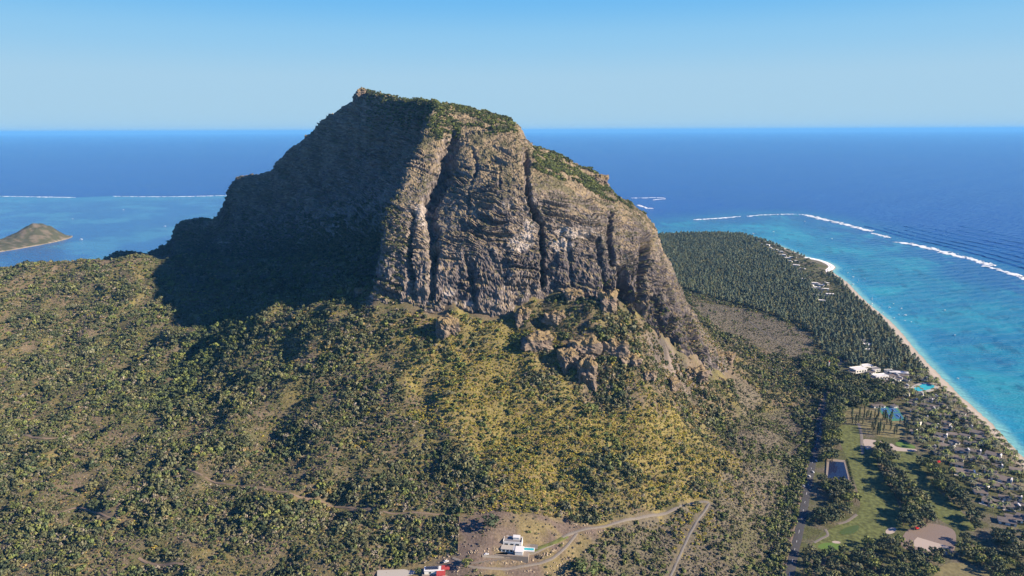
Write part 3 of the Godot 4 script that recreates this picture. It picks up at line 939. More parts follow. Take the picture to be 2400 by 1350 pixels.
func build_beach() -> void:
	# pale sand along the waterline, from the spit down to the near shore
	var line := PackedVector2Array()
	for p in coast:
		if p.x > 560.0 and p.y < 250.0: line.append(p)
	line = dense(line, 8.0)
	var sand := Color(0.42, 0.36, 0.30)
	var wet := Color(0.28, 0.245, 0.19)
	var m := mat("beach_sand", Color(1, 1, 1), 0.95, true)
	grained(m, 9.0, noise_tex(0.03, 4, 0.85, 1.0, 44))
	# the line runs with the land on its right
	var mesh := ribbon(line, [-7.0, -2.0, 2.5, 9.0, 15.0, 19.0], [-0.9, -0.1, 0.5, 1.35, 1.9, 1.0], [wet, wet, sand * 0.9, sand, sand, sand], 3.0)
	structure("beach", mesh, m, "strip of pale coral sand between the palms and the lagoon", "beach")
	var spit := smooth(flat([[1880, 603], [1925, 611], [1955, 625], [1946, 635], [1928, 640], [1914, 634], [1903, 620]], 0.0), 4)
	structure("sand_spit", lot(spit, 1.7), m, "pointed spit of bare white sand reaching into the lagoon", "beach")

func build_islet() -> void:
	# low scrubby islet in the left lagoon: a hill at its far end and a long tail toward the left
	var nx := 110
	var ny := 56
	var tail := level(-190, 612, 0.0)
	var head := level(156, 553, 0.0)
	var along := (head - tail)
	var across := Vector3(-along.z, 0, along.x).normalized()
	var pos := PackedVector3Array()
	var col := PackedColorArray()
	for j in ny:
		for i in nx:
			var t := -0.08 + 1.16 * i / (nx - 1)
			var q := -1.0 + 2.0 * j / (ny - 1)
			var half := 105.0 * sqrt(clampf(1.0 - pow(absf(t - 0.52) / 0.5, 2.2), 0.0, 1.0)) + 1.0
			var p := tail + along * t - across * (q * 125.0)
			var e := absf(q) * 125.0 / half
			var crest := 17.0 + 50.0 * exp(-pow((t - 0.78) / 0.15, 2.0)) + 12.0 * exp(-pow((t - 0.4) / 0.2, 2.0))
			crest *= smoothstep(1.02, 0.86, t) * smoothstep(-0.02, 0.12, t)
			var h := crest * (1.0 - pow(minf(e, 1.0), 1.5)) + nb.get_noise_2d(p.x * 2.5, p.z * 2.5) * 5.0 * clampf(1.2 - e, 0.0, 1.0) + 1.2 - 4.0 * smoothstep(0.85, 1.15, e)
			pos.append(Vector3(p.x, h, p.z))
			var w := nc.get_noise_2d(p.x * 0.9, p.z * 0.9 + 70.0)
			var k := Color(0.085, 0.09, 0.055).lerp(Color(0.17, 0.142, 0.112), smoothstep(-0.05, 0.4, w))
			if h < 2.2: k = Color(0.33, 0.28, 0.22)
			k.a = 1.0
			col.append(k)
	structure("islet", sheet(pos, nx, ny, col), mats["earth"], "low scrub-covered islet with a sandy rim in the left lagoon", "islet")

# ---------------------------------------------------------------- plants
# crowns are made of many leaf-sprays spread through the crown's volume
func spray(v: PackedVector3Array, n: PackedVector3Array, c: PackedColorArray, at: Vector3, out: Vector3, size: float, tone: float) -> void:
	var r := Vector3(rng.randf_range(-1, 1), rng.randf_range(-1, 1), rng.randf_range(-1, 1))
	var face := (out + r * 0.9).normalized()
	var a := face.cross(Vector3(rng.randf_range(-1, 1), rng.randf_range(-1, 1), rng.randf_range(-1, 1))).normalized() * size
	var b := face.cross(a).normalized() * size * rng.randf_range(0.55, 1.0)
	var nn := (out + r * 0.45).normalized()
	var k := Color(tone, tone, tone * rng.randf_range(0.85, 1.1))
	for q in [at + a, at + b, at - a * rng.randf_range(0.6, 1.0), at + a, at - a * 0.8, at - b]:
		v.append(q)
		n.append(nn)
		c.append(k)
func crown(count: int, lobes: Array, size: float) -> ArrayMesh:            # lobes: [[centre, radii], ...]
	var v := PackedVector3Array()
	var n := PackedVector3Array()
	var c := PackedColorArray()
	for l in lobes:
		var tone := rng.randf_range(0.8, 1.15)
		for k in int(count / lobes.size()):
			var d := Vector3(rng.randfn(), rng.randfn() + 0.25, rng.randfn()).normalized()
			var r := pow(rng.randf(), 0.35) * rng.randf_range(0.8, 1.08)
			spray(v, n, c, l[0] + d * l[1] * r, d, size * rng.randf_range(0.6, 1.3), tone * rng.randf_range(0.72, 1.25))
	return raw(v, n, c)
func make_shrub_mesh(seed_: int) -> ArrayMesh:                              # about 1 m radius, on the ground
	rng.seed = seed_
	var lobes := [[Vector3(0, 0.55, 0), Vector3(0.75, 0.6, 0.75)]]
	for k in 3:
		var a := rng.randf() * TAU
		lobes.append([Vector3(cos(a) * 0.5, rng.randf_range(0.35, 0.75), sin(a) * 0.5), Vector3.ONE * rng.randf_range(0.35, 0.55)])
	if seed_ % 7 > 4:      # a wider thicket of several crowns grown together
		for k in 4:
			var a := TAU * k / 4.0 + rng.randf()
			var r := rng.randf_range(0.2, 0.42)
			lobes.append([Vector3(cos(a) * 0.85, r + 0.15, sin(a) * 0.7), Vector3(r, r * 1.1, r) * 1.2])
		return crown(96, lobes, 0.27)
	return crown(56, lobes, 0.29)
func make_tree_mesh(seed_: int, spreading: float) -> ArrayMesh:             # crown for a 1 m tall tree
	rng.seed = seed_
	var lobes := [[Vector3(0, 0.66, 0), Vector3(0.30 * spreading, 0.28, 0.30 * spreading)]]
	for k in 7:
		var a := TAU * k / 7.0 + rng.randf() * 0.6
		var r := rng.randf_range(0.18, 0.34) * spreading
		lobes.append([Vector3(cos(a) * r, rng.randf_range(0.42, 0.82), sin(a) * r), Vector3(0.17 * spreading, 0.15, 0.17 * spreading) * rng.randf_range(0.75, 1.25)])
	return crown(360, lobes, 0.062)
func make_pine_mesh(seed_: int, count: int) -> ArrayMesh:                   # feathery narrow crown for a 1 m tall tree
	rng.seed = seed_
	var v := PackedVector3Array()
	var n := PackedVector3Array()
	var c := PackedColorArray()
	for k in count:
		var y := pow(rng.randf(), 0.8)
		var a := rng.randf() * TAU
		var lump := 0.75 + 0.35 * sin(y * 21.0 + seed_) * sin(a * 2.0 + seed_)
		var r := 0.19 * sin(clampf(y * 0.92 + 0.16, 0, 1) * PI * 0.93) * lump * pow(rng.randf(), 0.3)
		var d := Vector3(cos(a), 0.45, sin(a)).normalized()
		spray(v, n, c, Vector3(cos(a) * r, 0.16 + y * 0.84, sin(a) * r), d, rng.randf_range(0.026, 0.056), rng.randf_range(0.75, 1.2))
	return raw(v, n, c)
func make_trunk_mesh(height: float, r0: float, lean: float) -> ArrayMesh:
	var st := tool()
	var seg := 4
	for k in seg:
		for s in 6:
			var q := []
			for e in [[k, s], [k + 1, s], [k + 1, s + 1], [k, s + 1]]:
				var t: float = float(e[0]) / seg
				var a: float = TAU * e[1] / 6.0
				var r := r0 * (1.0 - 0.55 * t)
				q.append([Vector3(cos(a) * r + lean * t * t, t * height, sin(a) * r), Vector3(cos(a), 0, sin(a))])
			for e in [0, 1, 2, 0, 2, 3]:
				st.set_normal(q[e][1])
				st.add_vertex(q[e][0])
	return done(st)
func make_frond_mesh(seed_: int) -> ArrayMesh:                              # crown of a palm 1 m tall (its head at y = 1)
	rng.seed = seed_
	var v := PackedVector3Array()
	var n := PackedVector3Array()
	var c := PackedColorArray()
	for k in 15:
		var a := TAU * k / 15.0 * 2.4 + rng.randf() * 0.4
		var up := rng.randf_range(-0.1, 0.75)
		var d := Vector3(cos(a), 0, sin(a))
		var side := Vector3(-sin(a), 0, cos(a))
		var tone := rng.randf_range(0.75, 1.25)
		var prev := Vector3(0.06, 0.98, 0)
		for s in 4:
			var t := (s + 1) / 4.0
			var p := Vector3(0.06, 0.98, 0) + d * 0.34 * t + Vector3.UP * (up * 0.26 * t - 0.30 * t * t)
			var w0: float = [0.02, 0.06, 0.065, 0.045][s]
			var w1: float = [0.06, 0.065, 0.045, 0.004][s]
			for g in [-1.0, 1.0]:
				var drop := Vector3.DOWN * 0.6
				var q := [prev, prev + (side * g + drop).normalized() * w0, p + (side * g + drop).normalized() * w1, p]
				for e in [0, 1, 2, 0, 2, 3]:
					v.append(q[e])
					n.append((Vector3.UP + side * g * 0.6 + d * 0.3).normalized())
					c.append(Color(tone, tone, tone))
			prev = p
	return raw(v, n, c)

var shrub_meshes := []
var tree_meshes := []
var pine_meshes := []
var palm_meshes := []
var trunk_tree: ArrayMesh
var trunk_palm: ArrayMesh
func leaf_mat(n: String, c: Color) -> StandardMaterial3D:
	if mats.has(n): return mats[n]
	var m := mat(n, c, 0.75, true)
	m.backlight_enabled = true
	m.backlight = Color(0.22, 0.22, 0.1)
	return m
const TINTS := {
	"olive": [Color(0.128, 0.134, 0.064), Color(0.11, 0.12, 0.063), Color(0.15, 0.148, 0.07), Color(0.14, 0.142, 0.088)],
	"dark": [Color(0.056, 0.076, 0.042), Color(0.068, 0.088, 0.046), Color(0.08, 0.092, 0.052)],
	"green": [Color(0.122, 0.15, 0.05), Color(0.106, 0.138, 0.052), Color(0.155, 0.175, 0.052)],
	"yellow": [Color(0.33, 0.275, 0.048), Color(0.285, 0.255, 0.05), Color(0.36, 0.29, 0.065), Color(0.235, 0.235, 0.045)],
	"straw": [Color(0.30, 0.22, 0.105), Color(0.26, 0.195, 0.11), Color(0.33, 0.24, 0.10)],
	"casuarina": [Color(0.125, 0.155, 0.105), Color(0.105, 0.138, 0.098), Color(0.145, 0.165, 0.10), Color(0.092, 0.124, 0.092)],
	"grey": [Color(0.22, 0.19, 0.15), Color(0.185, 0.162, 0.132), Color(0.27, 0.235, 0.185)]}

var placed := {}          # kind -> [[transform, tint name, tint, size on view, place], ...]
func put(kind: String, p: Vector3, scale_: Vector3, tint: String, place: String) -> void:
	var b := Basis(Vector3.UP, rng.randf() * TAU).scaled_local(scale_)
	var uv := seen_at(p)
	var dist := p.distance_to(Vector3(0, EYE, 0))
	var k: Array = TINTS[tint]
	if not placed.has(kind): placed[kind] = []
	placed[kind].append([Transform3D(b, p), tint, k[rng.randi() % k.size()], scale_.y / dist, place, uv])
func in_view(p: Vector3, margin := 90.0) -> bool:
	var uv := seen_at(p)
	return uv.x > -margin and uv.x < 2400 + margin and uv.y > 100 and uv.y < 1350 + margin

func scatter_slopes() -> void:
	rng.seed = 91
	var step := 2.9
	var z := -GZ0 - 40.0
	var clearings := FastNoiseLite.new()
	clearings.seed = 63
	clearings.frequency = 0.018
	clearings.fractal_octaves = 3
	var thick := FastNoiseLite.new()
	thick.seed = 88
	thick.frequency = 0.013
	thick.fractal_octaves = 3
	while z > -1760.0:
		var near := smoothstep(1300.0, 600.0, -z)
		var st := lerpf(4.4, step, near)
		var half := -z * 0.82 + 60.0
		var x := -half
		while x < half:
			var px := x + rng.randf_range(-0.5, 0.5) * st
			var pz := z + rng.randf_range(-0.5, 0.5) * st
			x += st
			if px < GX0 or px > GX1: continue
			var h := th(px, pz)
			if h < 5.0 or sample(rock_top, px, pz) > h + 5.0: continue
			var rx := road_x(-pz)
			if px > rx - 6.0: continue
			var p := Vector3(px, h - 0.15, pz)
			if not in_view(p): continue
			var clear := clearings.get_noise_2d(px, pz)
			var wet := nb.get_noise_2d(px * 0.8 + 90.0, pz * 0.8)
			var r := rng.randf()
			var place := "slope"
			var size := 0.0
			var tint := "olive"
			if inside("forest", px, pz) or hill_slope(px, pz) > 2.1: continue
			if on_track(px, pz): continue
			if inside("yard", px, pz):
				if r > 0.34: continue
				size = rng.randf_range(0.5, 1.3) * (1.8 if rng.randf() < 0.15 else 1.0)
				tint = "grey" if rng.randf() < 0.45 else ("olive" if rng.randf() < 0.6 else "green")
				if not free_spot(p): continue
				place = "yard"
			elif inside("yellow", px + clear * 90.0 + rng.randfn() * 18.0, pz + wet * 110.0 + rng.randfn() * 18.0):
				place = "yellow"
				if r < 0.85:
					size = rng.randf_range(1.2, 2.5)
					tint = "yellow" if rng.randf() < 0.70 else ("straw" if rng.randf() < 0.5 else "green")
				elif r < 0.95:
					size = rng.randf_range(1.8, 3.8)
					tint = "green" if rng.randf() < 0.6 else "olive"
				if wet > 0.24 and rng.randf() < 0.2:
					size = rng.randf_range(2.0, 4.4)
					tint = "green"
			elif inside("gully", px, pz):
				place = "gully"
				if r < 0.6:
					size = rng.randf_range(2.6, 5.4)
					tint = "dark" if rng.randf() < 0.55 else "green"
			elif inside("plain", px, pz) or inside("brown", px, pz) or inside("brown_low", px, pz):
				place = "plain"
				var fields := inside("brown", px + clear * 60.0, pz + wet * 60.0) or inside("brown_low", px, pz)
				if fields and clear > 0.12 and rng.randf() < 0.5: fields = false
				if r < 0.85:
					size = rng.randf_range(0.8, 1.6)
					tint = "grey" if rng.randf() < 0.66 else "olive"
				if not fields and clear > -0.1 and rng.randf() < 0.33:
					size = rng.randf_range(1.5, 3.6)
					tint = "olive" if rng.randf() < 0.55 else "green"
				if rx - px < 26.0 + clear * 20.0 and rng.randf() < 0.6:
					size = rng.randf_range(2.2, 4.2)
					tint = "green" if rng.randf() < 0.6 else "olive"
			else:
				var gold: bool = nb.get_noise_2d(px * 1.5 + 410.0, pz * 1.5) > 0.34
				if clear < -0.38 and r > 0.3:
					size = rng.randf_range(0.5, 1.1)
					tint = "straw" if rng.randf() < 0.5 else "grey"
				elif r < 0.70:
					size = rng.randf_range(1.2, 2.6)
					var q := rng.randf()
					tint = "olive" if q < 0.52 else ("grey" if q < 0.69 else ("straw" if q < 0.77 else "green"))
					if gold and rng.randf() < 0.6: tint = "yellow" if rng.randf() < 0.6 else "straw"
				elif r < 0.90:
					size = rng.randf_range(2.2, 4.2)
					tint = "dark" if rng.randf() < 0.35 else ("olive" if rng.randf() < 0.65 else "green")
				if wet > 0.25 and rng.randf() < 0.12:
					size = rng.randf_range(2.8, 4.8)
					tint = "dark" if rng.randf() < 0.6 else "olive"
				# farther up the slopes the bushes stand taller and closer
				size *= lerpf(1.0, 1.2, smoothstep(650.0, 1000.0, -pz)) * clampf(1.0 + 0.9 * thick.get_noise_2d(px, pz), 0.65, 1.5)
			if size <= 0.0: continue
			put("shrub", p, Vector3(size, size * rng.randf_range(0.75, 1.25) * (0.62 if tint == "yellow" or tint == "straw" else 1.0), size), tint, place)
			# a steep bank has more ground to the same plan
			var steep := hill_slope(px, pz)
			if steep > 0.9:
				for k in int(steep * 2.6):
					var ex := px + rng.randf_range(-0.6, 0.6) * st
					var ez := pz + rng.randf_range(-0.6, 0.6) * st
					var e := Vector3(ex, th(ex, ez) - 0.15, ez)
					var s2 := size * rng.randf_range(0.4, 0.9)
					put("shrub", e, Vector3(s2, s2, s2), tint if rng.randf() < 0.5 else ("olive" if rng.randf() < 0.6 else "straw"), place)
		z -= st

func scatter_tufts() -> void:
	# grass and low herbs between the bushes
	rng.seed = 4242
	var z := -GZ0 - 60.0
	while z > -1250.0:
		var st := lerpf(4.4, 2.5, smoothstep(1100.0, 600.0, -z))
		var half := -z * 0.8 + 30.0
		var x := -half
		while x < half:
			var px := x + rng.randf_range(-0.5, 0.5) * st
			var pz := z + rng.randf_range(-0.5, 0.5) * st
			x += st
			if px < GX0 or px > road_x(-pz) - 8.0: continue
			var h := th(px, pz)
			if h < 6.0 or sample(rock_top, px, pz) > h + 5.0: continue
			var p := Vector3(px, h - 0.1, pz)
			if not in_view(p, 30.0) or on_track(px, pz): continue
			var golden := inside("yellow", px + rng.randfn() * 25.0, pz + rng.randfn() * 25.0)
			if inside("yard", px, pz) or (not golden and rng.randf() < 0.4): continue
			var size := rng.randf_range(0.5, 1.15)
			var q := rng.randf()
			var tint := ("yellow" if q < 0.7 else "straw") if golden else ("straw" if q < 0.14 else ("grey" if q < 0.5 else "olive"))
			put("shrub", p, Vector3(size * 1.2, size * 0.7, size * 1.2), tint, "yellow" if golden else "slope")
		z -= st

func hill_slope(x: float, z: float) -> float:
	return Vector2(th(x + 5.0, z) - th(x - 5.0, z), th(x, z + 5.0) - th(x, z - 5.0)).length() / 10.0

func scatter_mountain() -> void:
	# scrub and small trees on ledges and on the rounded top
	rng.seed = 17
	for j in range(2, mh - 2):
		for i in range(2, mw - 2):
			var k := j * mw + i
			var p := mpos[k]
			var uv := muv[k]
			var a := mpos[k + 1] - mpos[k - 1]
			var b := mpos[k + mw] - mpos[k - mw]
			var q := a.cross(b).normalized()
			var area := a.length() * b.length() * 0.25
			var nn := nb.get_noise_3d(p.x * 2.0, p.y * 2.0, p.z * 2.0)
			if p.y < 60.0 or not in_view(p, 20.0): continue
			var chance := 0.0
			var size := rng.randf_range(0.7, 1.6)
			var tint := "olive"
			if q.y > 0.42 and i > 0 and uv.x > 900.0: chance = 0.012 + smoothstep(0.42, 0.8, q.y) * 0.03 * smoothstep(-0.2, 0.3, nn)
			if uv.y < 292.0 + nn * 70.0 + 10.0 * sin(uv.x * 0.05) and uv.x > 860.0 and q.y > 0.3:
				chance = 0.09 * smoothstep(-0.25, 0.25, nn + 0.3 * smoothstep(275.0, 245.0, uv.y))
				size = rng.randf_range(1.6, 3.4)
				tint = "dark" if rng.randf() < 0.5 else "green"
			elif uv.x > 1250.0 and uv.x < 1520.0 and uv.y < 395.0 + (uv.x - 1250.0) * 0.42 and q.y > 0.25:
				chance = 0.12 * smoothstep(-0.15, 0.2, nn)
				size = rng.randf_range(1.6, 3.6)
				tint = "dark" if rng.randf() < 0.45 else "green"
			elif uv.x > 1400.0 and uv.y > 640.0 + (uv.x - 1400.0) * 0.5 and q.y > 0.3:
				chance = 0.07
				size = rng.randf_range(0.8, 2.4)
				tint = "olive" if rng.randf() < 0.45 else ("straw" if rng.randf() < 0.5 else "green")
			elif uv.x < 960.0 and q.y > 0.45 and uv.y > 500.0 + nn * 130.0:
				chance = 0.05 * smoothstep(0.45, 0.6, q.y)
				size = rng.randf_range(1.5, 3.5)
				tint = "dark" if rng.randf() < 0.5 else "olive"
			if rng.randf() < chance * area:
				put("shrub", p - Vector3(0, 0.3, 0), Vector3(size, size, size), tint, "mountain")

func on_track(x: float, z: float) -> bool:
	for t in tracks:
		if t[1].has_point(Vector2(x, z)) and line_distance(Vector2(x, z), t[0]) < t[2]: return true
	return false
var tracks := []
func track(list: Array, width: float) -> PackedVector2Array:
	var l := dense(smooth(draped(list), 4, false), 5.0)
	var r := Rect2(l[0], Vector2.ZERO)
	for p in l: r = r.expand(p)
	tracks.append([l, r.grow(width + 4.0), width * 0.5 + 1.6])
	return l

func fill(poly: PackedVector2Array, step: float, chance: float, f: Callable) -> void:
	var r := Rect2(poly[0], Vector2.ZERO)
	for p in poly: r = r.expand(p)
	var z := r.position.y
	while z < r.end.y:
		var x := r.position.x
		while x < r.end.x:
			var q := Vector2(x + rng.randf_range(-0.5, 0.5) * step, z + rng.randf_range(-0.5, 0.5) * step)
			x += step
			if rng.randf() > chance or not Geometry2D.is_point_in_polygon(q, poly): continue
			var p := Vector3(q.x, th(q.x, q.y) - 0.1, q.y)
			if in_view(p): f.call(p)
		z += step
func tree_at(p: Vector3, h: float, tint: String, place: String) -> void:
	put("tree", p, Vector3(h, h, h) * Vector3(rng.randf_range(0.85, 1.2), 1.0, rng.randf_range(0.85, 1.2)), tint, place)
func free_spot(p: Vector3) -> bool:
	for b in built:
		if Vector2(p.x - b[0].x, p.z - b[0].z).length() < b[1]: return false
	return true
var built := []           # [place, radius] kept clear of trees

func scatter_plain() -> void:
	rng.seed = 333
	# casuarina forest on the cape
	fill(zone["forest"][0], 6.8, 0.95, func(p):
		if not free_spot(p): return
		var gap := nb.get_noise_2d(p.x * 1.2, p.z * 1.2)
		if gap > 0.42 and rng.randf() < 0.7: return
		var tall := rng.randf_range(8.0, 14.5) + gap * 5.0
		var wide := rng.randf_range(1.3, 2.4)
		if rng.randf() < 0.14: put("tree", p, Vector3(1.1, 0.9, 1.1) * tall * 0.8, "olive" if rng.randf() < 0.6 else "green", "forest")
		else: put("pine", p, Vector3(wide, 1.0, wide) * tall, "casuarina" if rng.randf() < 0.8 else "olive", "forest"))
	fill(zone["village_far"][0], 12.0, 0.75, func(p):
		if free_spot(p): put("palm" if rng.randf() < 0.4 else "tree", p, Vector3.ONE * rng.randf_range(7.0, 12.0), "dark" if rng.randf() < 0.6 else "olive", "far village"))
	var mixed := func(p):
		if not free_spot(p): return
		if rng.randf() < 0.55: put("palm", p, Vector3.ONE * rng.randf_range(8.0, 13.0) * Vector3(1.25, 1.0, 1.25), "green" if rng.randf() < 0.5 else "olive", "villas")
		elif rng.randf() < 0.6: tree_at(p, rng.randf_range(5.0, 9.0), "olive" if rng.randf() < 0.5 else "dark", "villas")
		else: put("shrub", p, Vector3.ONE * rng.randf_range(1.5, 2.8), "green", "villas")
	fill(zone["villas"][0], 6.6, 0.88, mixed)
	shore_trees()
	var belts := [
		["belt beside the near bunker", [[2045, 1052], [2075, 1045], [2092, 1075], [2087, 1105], [2066, 1110], [2056, 1080]], 11.0, 17.0],
		["belt between the two fairways", [[2072, 1112], [2100, 1110], [2150, 1165], [2195, 1220], [2170, 1230], [2140, 1255], [2116, 1235], [2118, 1195], [2085, 1150]], 11.0, 18.0],
		["belt between far fairway and villas", [[2150, 1085], [2190, 1090], [2225, 1135], [2290, 1205], [2310, 1245], [2290, 1250], [2250, 1200], [2205, 1160], [2165, 1115]], 9.0, 15.0],
		["grove beside the reservoir", [[1925, 1130], [1985, 1132], [2008, 1170], [2010, 1190], [1990, 1212], [1950, 1232], [1910, 1245], [1905, 1215], [1945, 1195], [1950, 1165], [1930, 1150]], 9.0, 15.0],
		["grove below the putting green", [[1885, 1300], [1925, 1302], [1965, 1296], [2085, 1268], [2130, 1280], [2150, 1298], [2235, 1308], [2200, 1335], [2185, 1370], [1890, 1370]], 7.0, 12.0],
		["grove beside the sand yard", [[2235, 1255], [2300, 1292], [2430, 1350], [2430, 1390], [2330, 1370], [2250, 1305]], 8.0, 13.0],
		["trees below the villas", [[2310, 1250], [2370, 1245], [2440, 1270], [2440, 1340], [2360, 1310]], 8.0, 13.0],
		["row beside the road", [[1942, 940], [1972, 945], [1972, 1010], [1962, 1065], [1935, 1110], [1922, 1112], [1930, 1050], [1938, 985]], 10.0, 17.0],
		["dark grove behind the tennis courts", [[1870, 850], [1945, 852], [1985, 890], [2060, 900], [2120, 905], [2125, 935], [2060, 955], [1975, 958], [1962, 930], [1940, 925], [1890, 905]], 10.0, 17.0]]
	for b in belts:
		var lo: float = b[2]
		var hi: float = b[3]
		var where: String = b[0]
		fill(flat(b[1], 6.0), 7.5, 0.88, func(p):
			if free_spot(p): tree_at(p, rng.randf_range(lo, hi), "dark" if rng.randf() < 0.5 else ("green" if rng.randf() < 0.5 else "olive"), where))
	fill(flat([[1980, 968], [2050, 965], [2120, 995], [2140, 1025], [2090, 1028], [2030, 1015], [1990, 1000]], 6.0), 8.0, 0.5, func(p):
		if free_spot(p): put("pine", p, Vector3.ONE * rng.randf_range(12.0, 18.0) * Vector3(0.8, 1.0, 0.8), "dark", "thin stand above the fairway"))
	# single trees on the slopes
	for a in [[1150, 1242, 15, "dark", "above the white house"], [1095, 1330, 9, "green", "right of the red roofed house"], [980, 1345, 5, "green", "left of the red roofed house"], [1320, 1190, 8, "dark", "above the drive"], [1340, 1225, 8, "dark", "beside the drive wall"],
		[1372, 1352, 17, "green", "at the bottom edge below the drive"], [1635, 1187, 7, "dark", "at the bend of the track"], [1610, 1190, 5, "dark", "beside the track bend"], [1385, 975, 15, "green", "alone on the yellow slope"], [1310, 1150, 12, "olive", "at the foot of the yellow slope"],
		[925, 1145, 9, "dark", "above the long footpath"], [955, 1145, 9, "dark", "above the long footpath"], [220, 1195, 10, "dark", "beside the bare patch on the left slope"], [35, 1195, 8, "green", "near the left edge"], [215, 1150, 11, "olive", "on the left slope"], [690, 895, 8, "green", "on the middle slope"],
		[745, 940, 9, "dark", "in the small gully on the middle slope"], [1040, 900, 10, "dark", "below the rock block"], [1055, 935, 11, "olive", "below the rock block"], [990, 855, 8, "dark", "below the rock block"], [1460, 1080, 8, "olive", "on the lower yellow slope"], [500, 755, 9, "green", "at the edge of the mountain's shadow"], [530, 750, 9, "green", "at the edge of the mountain's shadow"], [420, 745, 8, "dark", "at the edge of the mountain's shadow"],
		[1790, 1000, 7, "dark", "on the dry plain"], [1720, 945, 8, "dark", "at the foot of the right slope"], [1220, 660, 6, "green", "on the ledge under the cliff"], [1245, 655, 6, "dark", "on the ledge under the cliff"], [1230, 690, 6, "dark", "on the ledge under the cliff"], [1400, 660, 5, "green", "on the ledge under the cliff"], [1490, 1195, 7, "dark", "beside the straight track"], [700, 1000, 6, "olive", "on the middle slope"], [300, 1235, 7, "olive", "on the lower left slope"], [560, 1290, 8, "olive", "on the lower slope"]]:
		var p := spot(a[0], a[1])
		put("tree", p, Vector3(1.35, 1.0, 1.35) * float(a[2]), a[3], a[4])

func shore_trees() -> void:
	# trees between the forest and the sand
	var z := -820.0
	while z > -2760.0:
		var x := 560.0
		while x < 1090.0:
			var q := Vector2(x + rng.randf_range(-4.0, 4.0), z + rng.randf_range(-4.0, 4.0))
			x += 8.5
			var d := sample(shore, q.x, q.y)
			if d < 19.0 or d > 150.0 or inside("forest", q.x, q.y) or inside("golf", q.x, q.y): continue
			var p := Vector3(q.x, th(q.x, q.y) - 0.1, q.y)
			if q.y > -1130.0 and d > 40.0: continue
			if inside("village_far", q.x, q.y) or inside("spit", q.x, q.y) or not in_view(p) or not free_spot(p): continue
			if q.y > -1130.0: put("palm", p, Vector3.ONE * rng.randf_range(8.0, 12.0) * Vector3(1.25, 1.0, 1.25), "green" if rng.randf() < 0.5 else "olive", "beach edge")
			elif rng.randf() < 0.75: put("pine", p, Vector3.ONE * rng.randf_range(9.0, 15.0) * Vector3(2.0, 1.0, 2.0), "casuarina", "beach edge")
			else: tree_at(p, rng.randf_range(6.0, 11.0), "dark" if rng.randf() < 0.5 else "olive", "beach edge")
		z -= 8.5

func grow() -> void:
	rng.seed = 5
	for k in 7: shrub_meshes.append(make_shrub_mesh(399 + k))
	for k in 3: tree_meshes.append(make_tree_mesh(500 + k, [1.0, 1.25, 1.1][k]))
	for k in 3: pine_meshes.append(make_pine_mesh(600 + k, 230))
	for k in 2: palm_meshes.append(make_frond_mesh(700 + k))
	trunk_tree = make_trunk_mesh(0.62, 0.035, 0.0)
	trunk_palm = make_trunk_mesh(0.99, 0.018, 0.06)
	var bark := mat("bark", Color(0.14, 0.105, 0.075), 0.95)
	var kinds := {
		"shrub": [shrub_meshes, "shrub", 300], "tree": [tree_meshes, "broadleaf_tree", 300], "pine": [pine_meshes, "casuarina_tree", 300], "palm": [palm_meshes, "palm_tree", 300]}
	for kind in kinds:
		if not placed.has(kind): continue
		var list: Array = placed[kind]
		list.sort_custom(func(a, b): return a[3] > b[3])
		var meshes: Array = kinds[kind][0]
		var singles: int = kinds[kind][2]
		var n := 0
		var rest := []
		for q in meshes: rest.append([])
		for a in list:
			var uv: Vector2 = a[5]
			var shows: bool = uv.x > 6 and uv.x < 2394 and uv.y < 1344 and a[4] != "mountain"
			var which: int = (n * 7 + int(uv.x)) % meshes.size()
			if shows and singles > 0:
				singles -= 1
				single(kind, kinds[kind][1], meshes[which], a, bark)
			else:
				rest[which].append(a)
			n += 1
		# what is past counting
		var root: Node3D = null
		for w in meshes.size():
			if rest[w].is_empty(): continue
			var mm := MultiMesh.new()
			mm.transform_format = MultiMesh.TRANSFORM_3D
			mm.use_colors = true
			mm.mesh = meshes[w]
			mm.instance_count = rest[w].size()
			for k in rest[w].size():
				mm.set_instance_transform(k, rest[w][k][0])
				var c: Color = rest[w][k][2]
				c *= rng.randf_range(0.82, 1.18)
				c.a = 1.0
				mm.set_instance_color(k, c)
			var o := MultiMeshInstance3D.new()
			o.multimesh = mm
			o.material_override = leaf_mat("foliage", Color(1, 1, 1))
			var names := {"shrub": "scrub", "tree": "woodland", "pine": "casuarina_forest", "palm": "palm_grove"}
			var labels := {"shrub": "dense low scrub of olive, yellow and dark bushes covering the slopes", "tree": "mixed broadleaf woodland among the golf course and resort", "pine": "grey-green casuarina forest covering the cape behind the mountain", "palm": "palms growing thickly between the beach villas"}
			if root == null:
				root = Node3D.new()
				root.name = numbered(names[kind])
				add_child(root)
				tag(root, labels[kind], names[kind].replace("_", " "), "", "stuff")
			o.name = "foliage"
			o.set_meta("kind", "stuff")
			root.add_child(o, true)

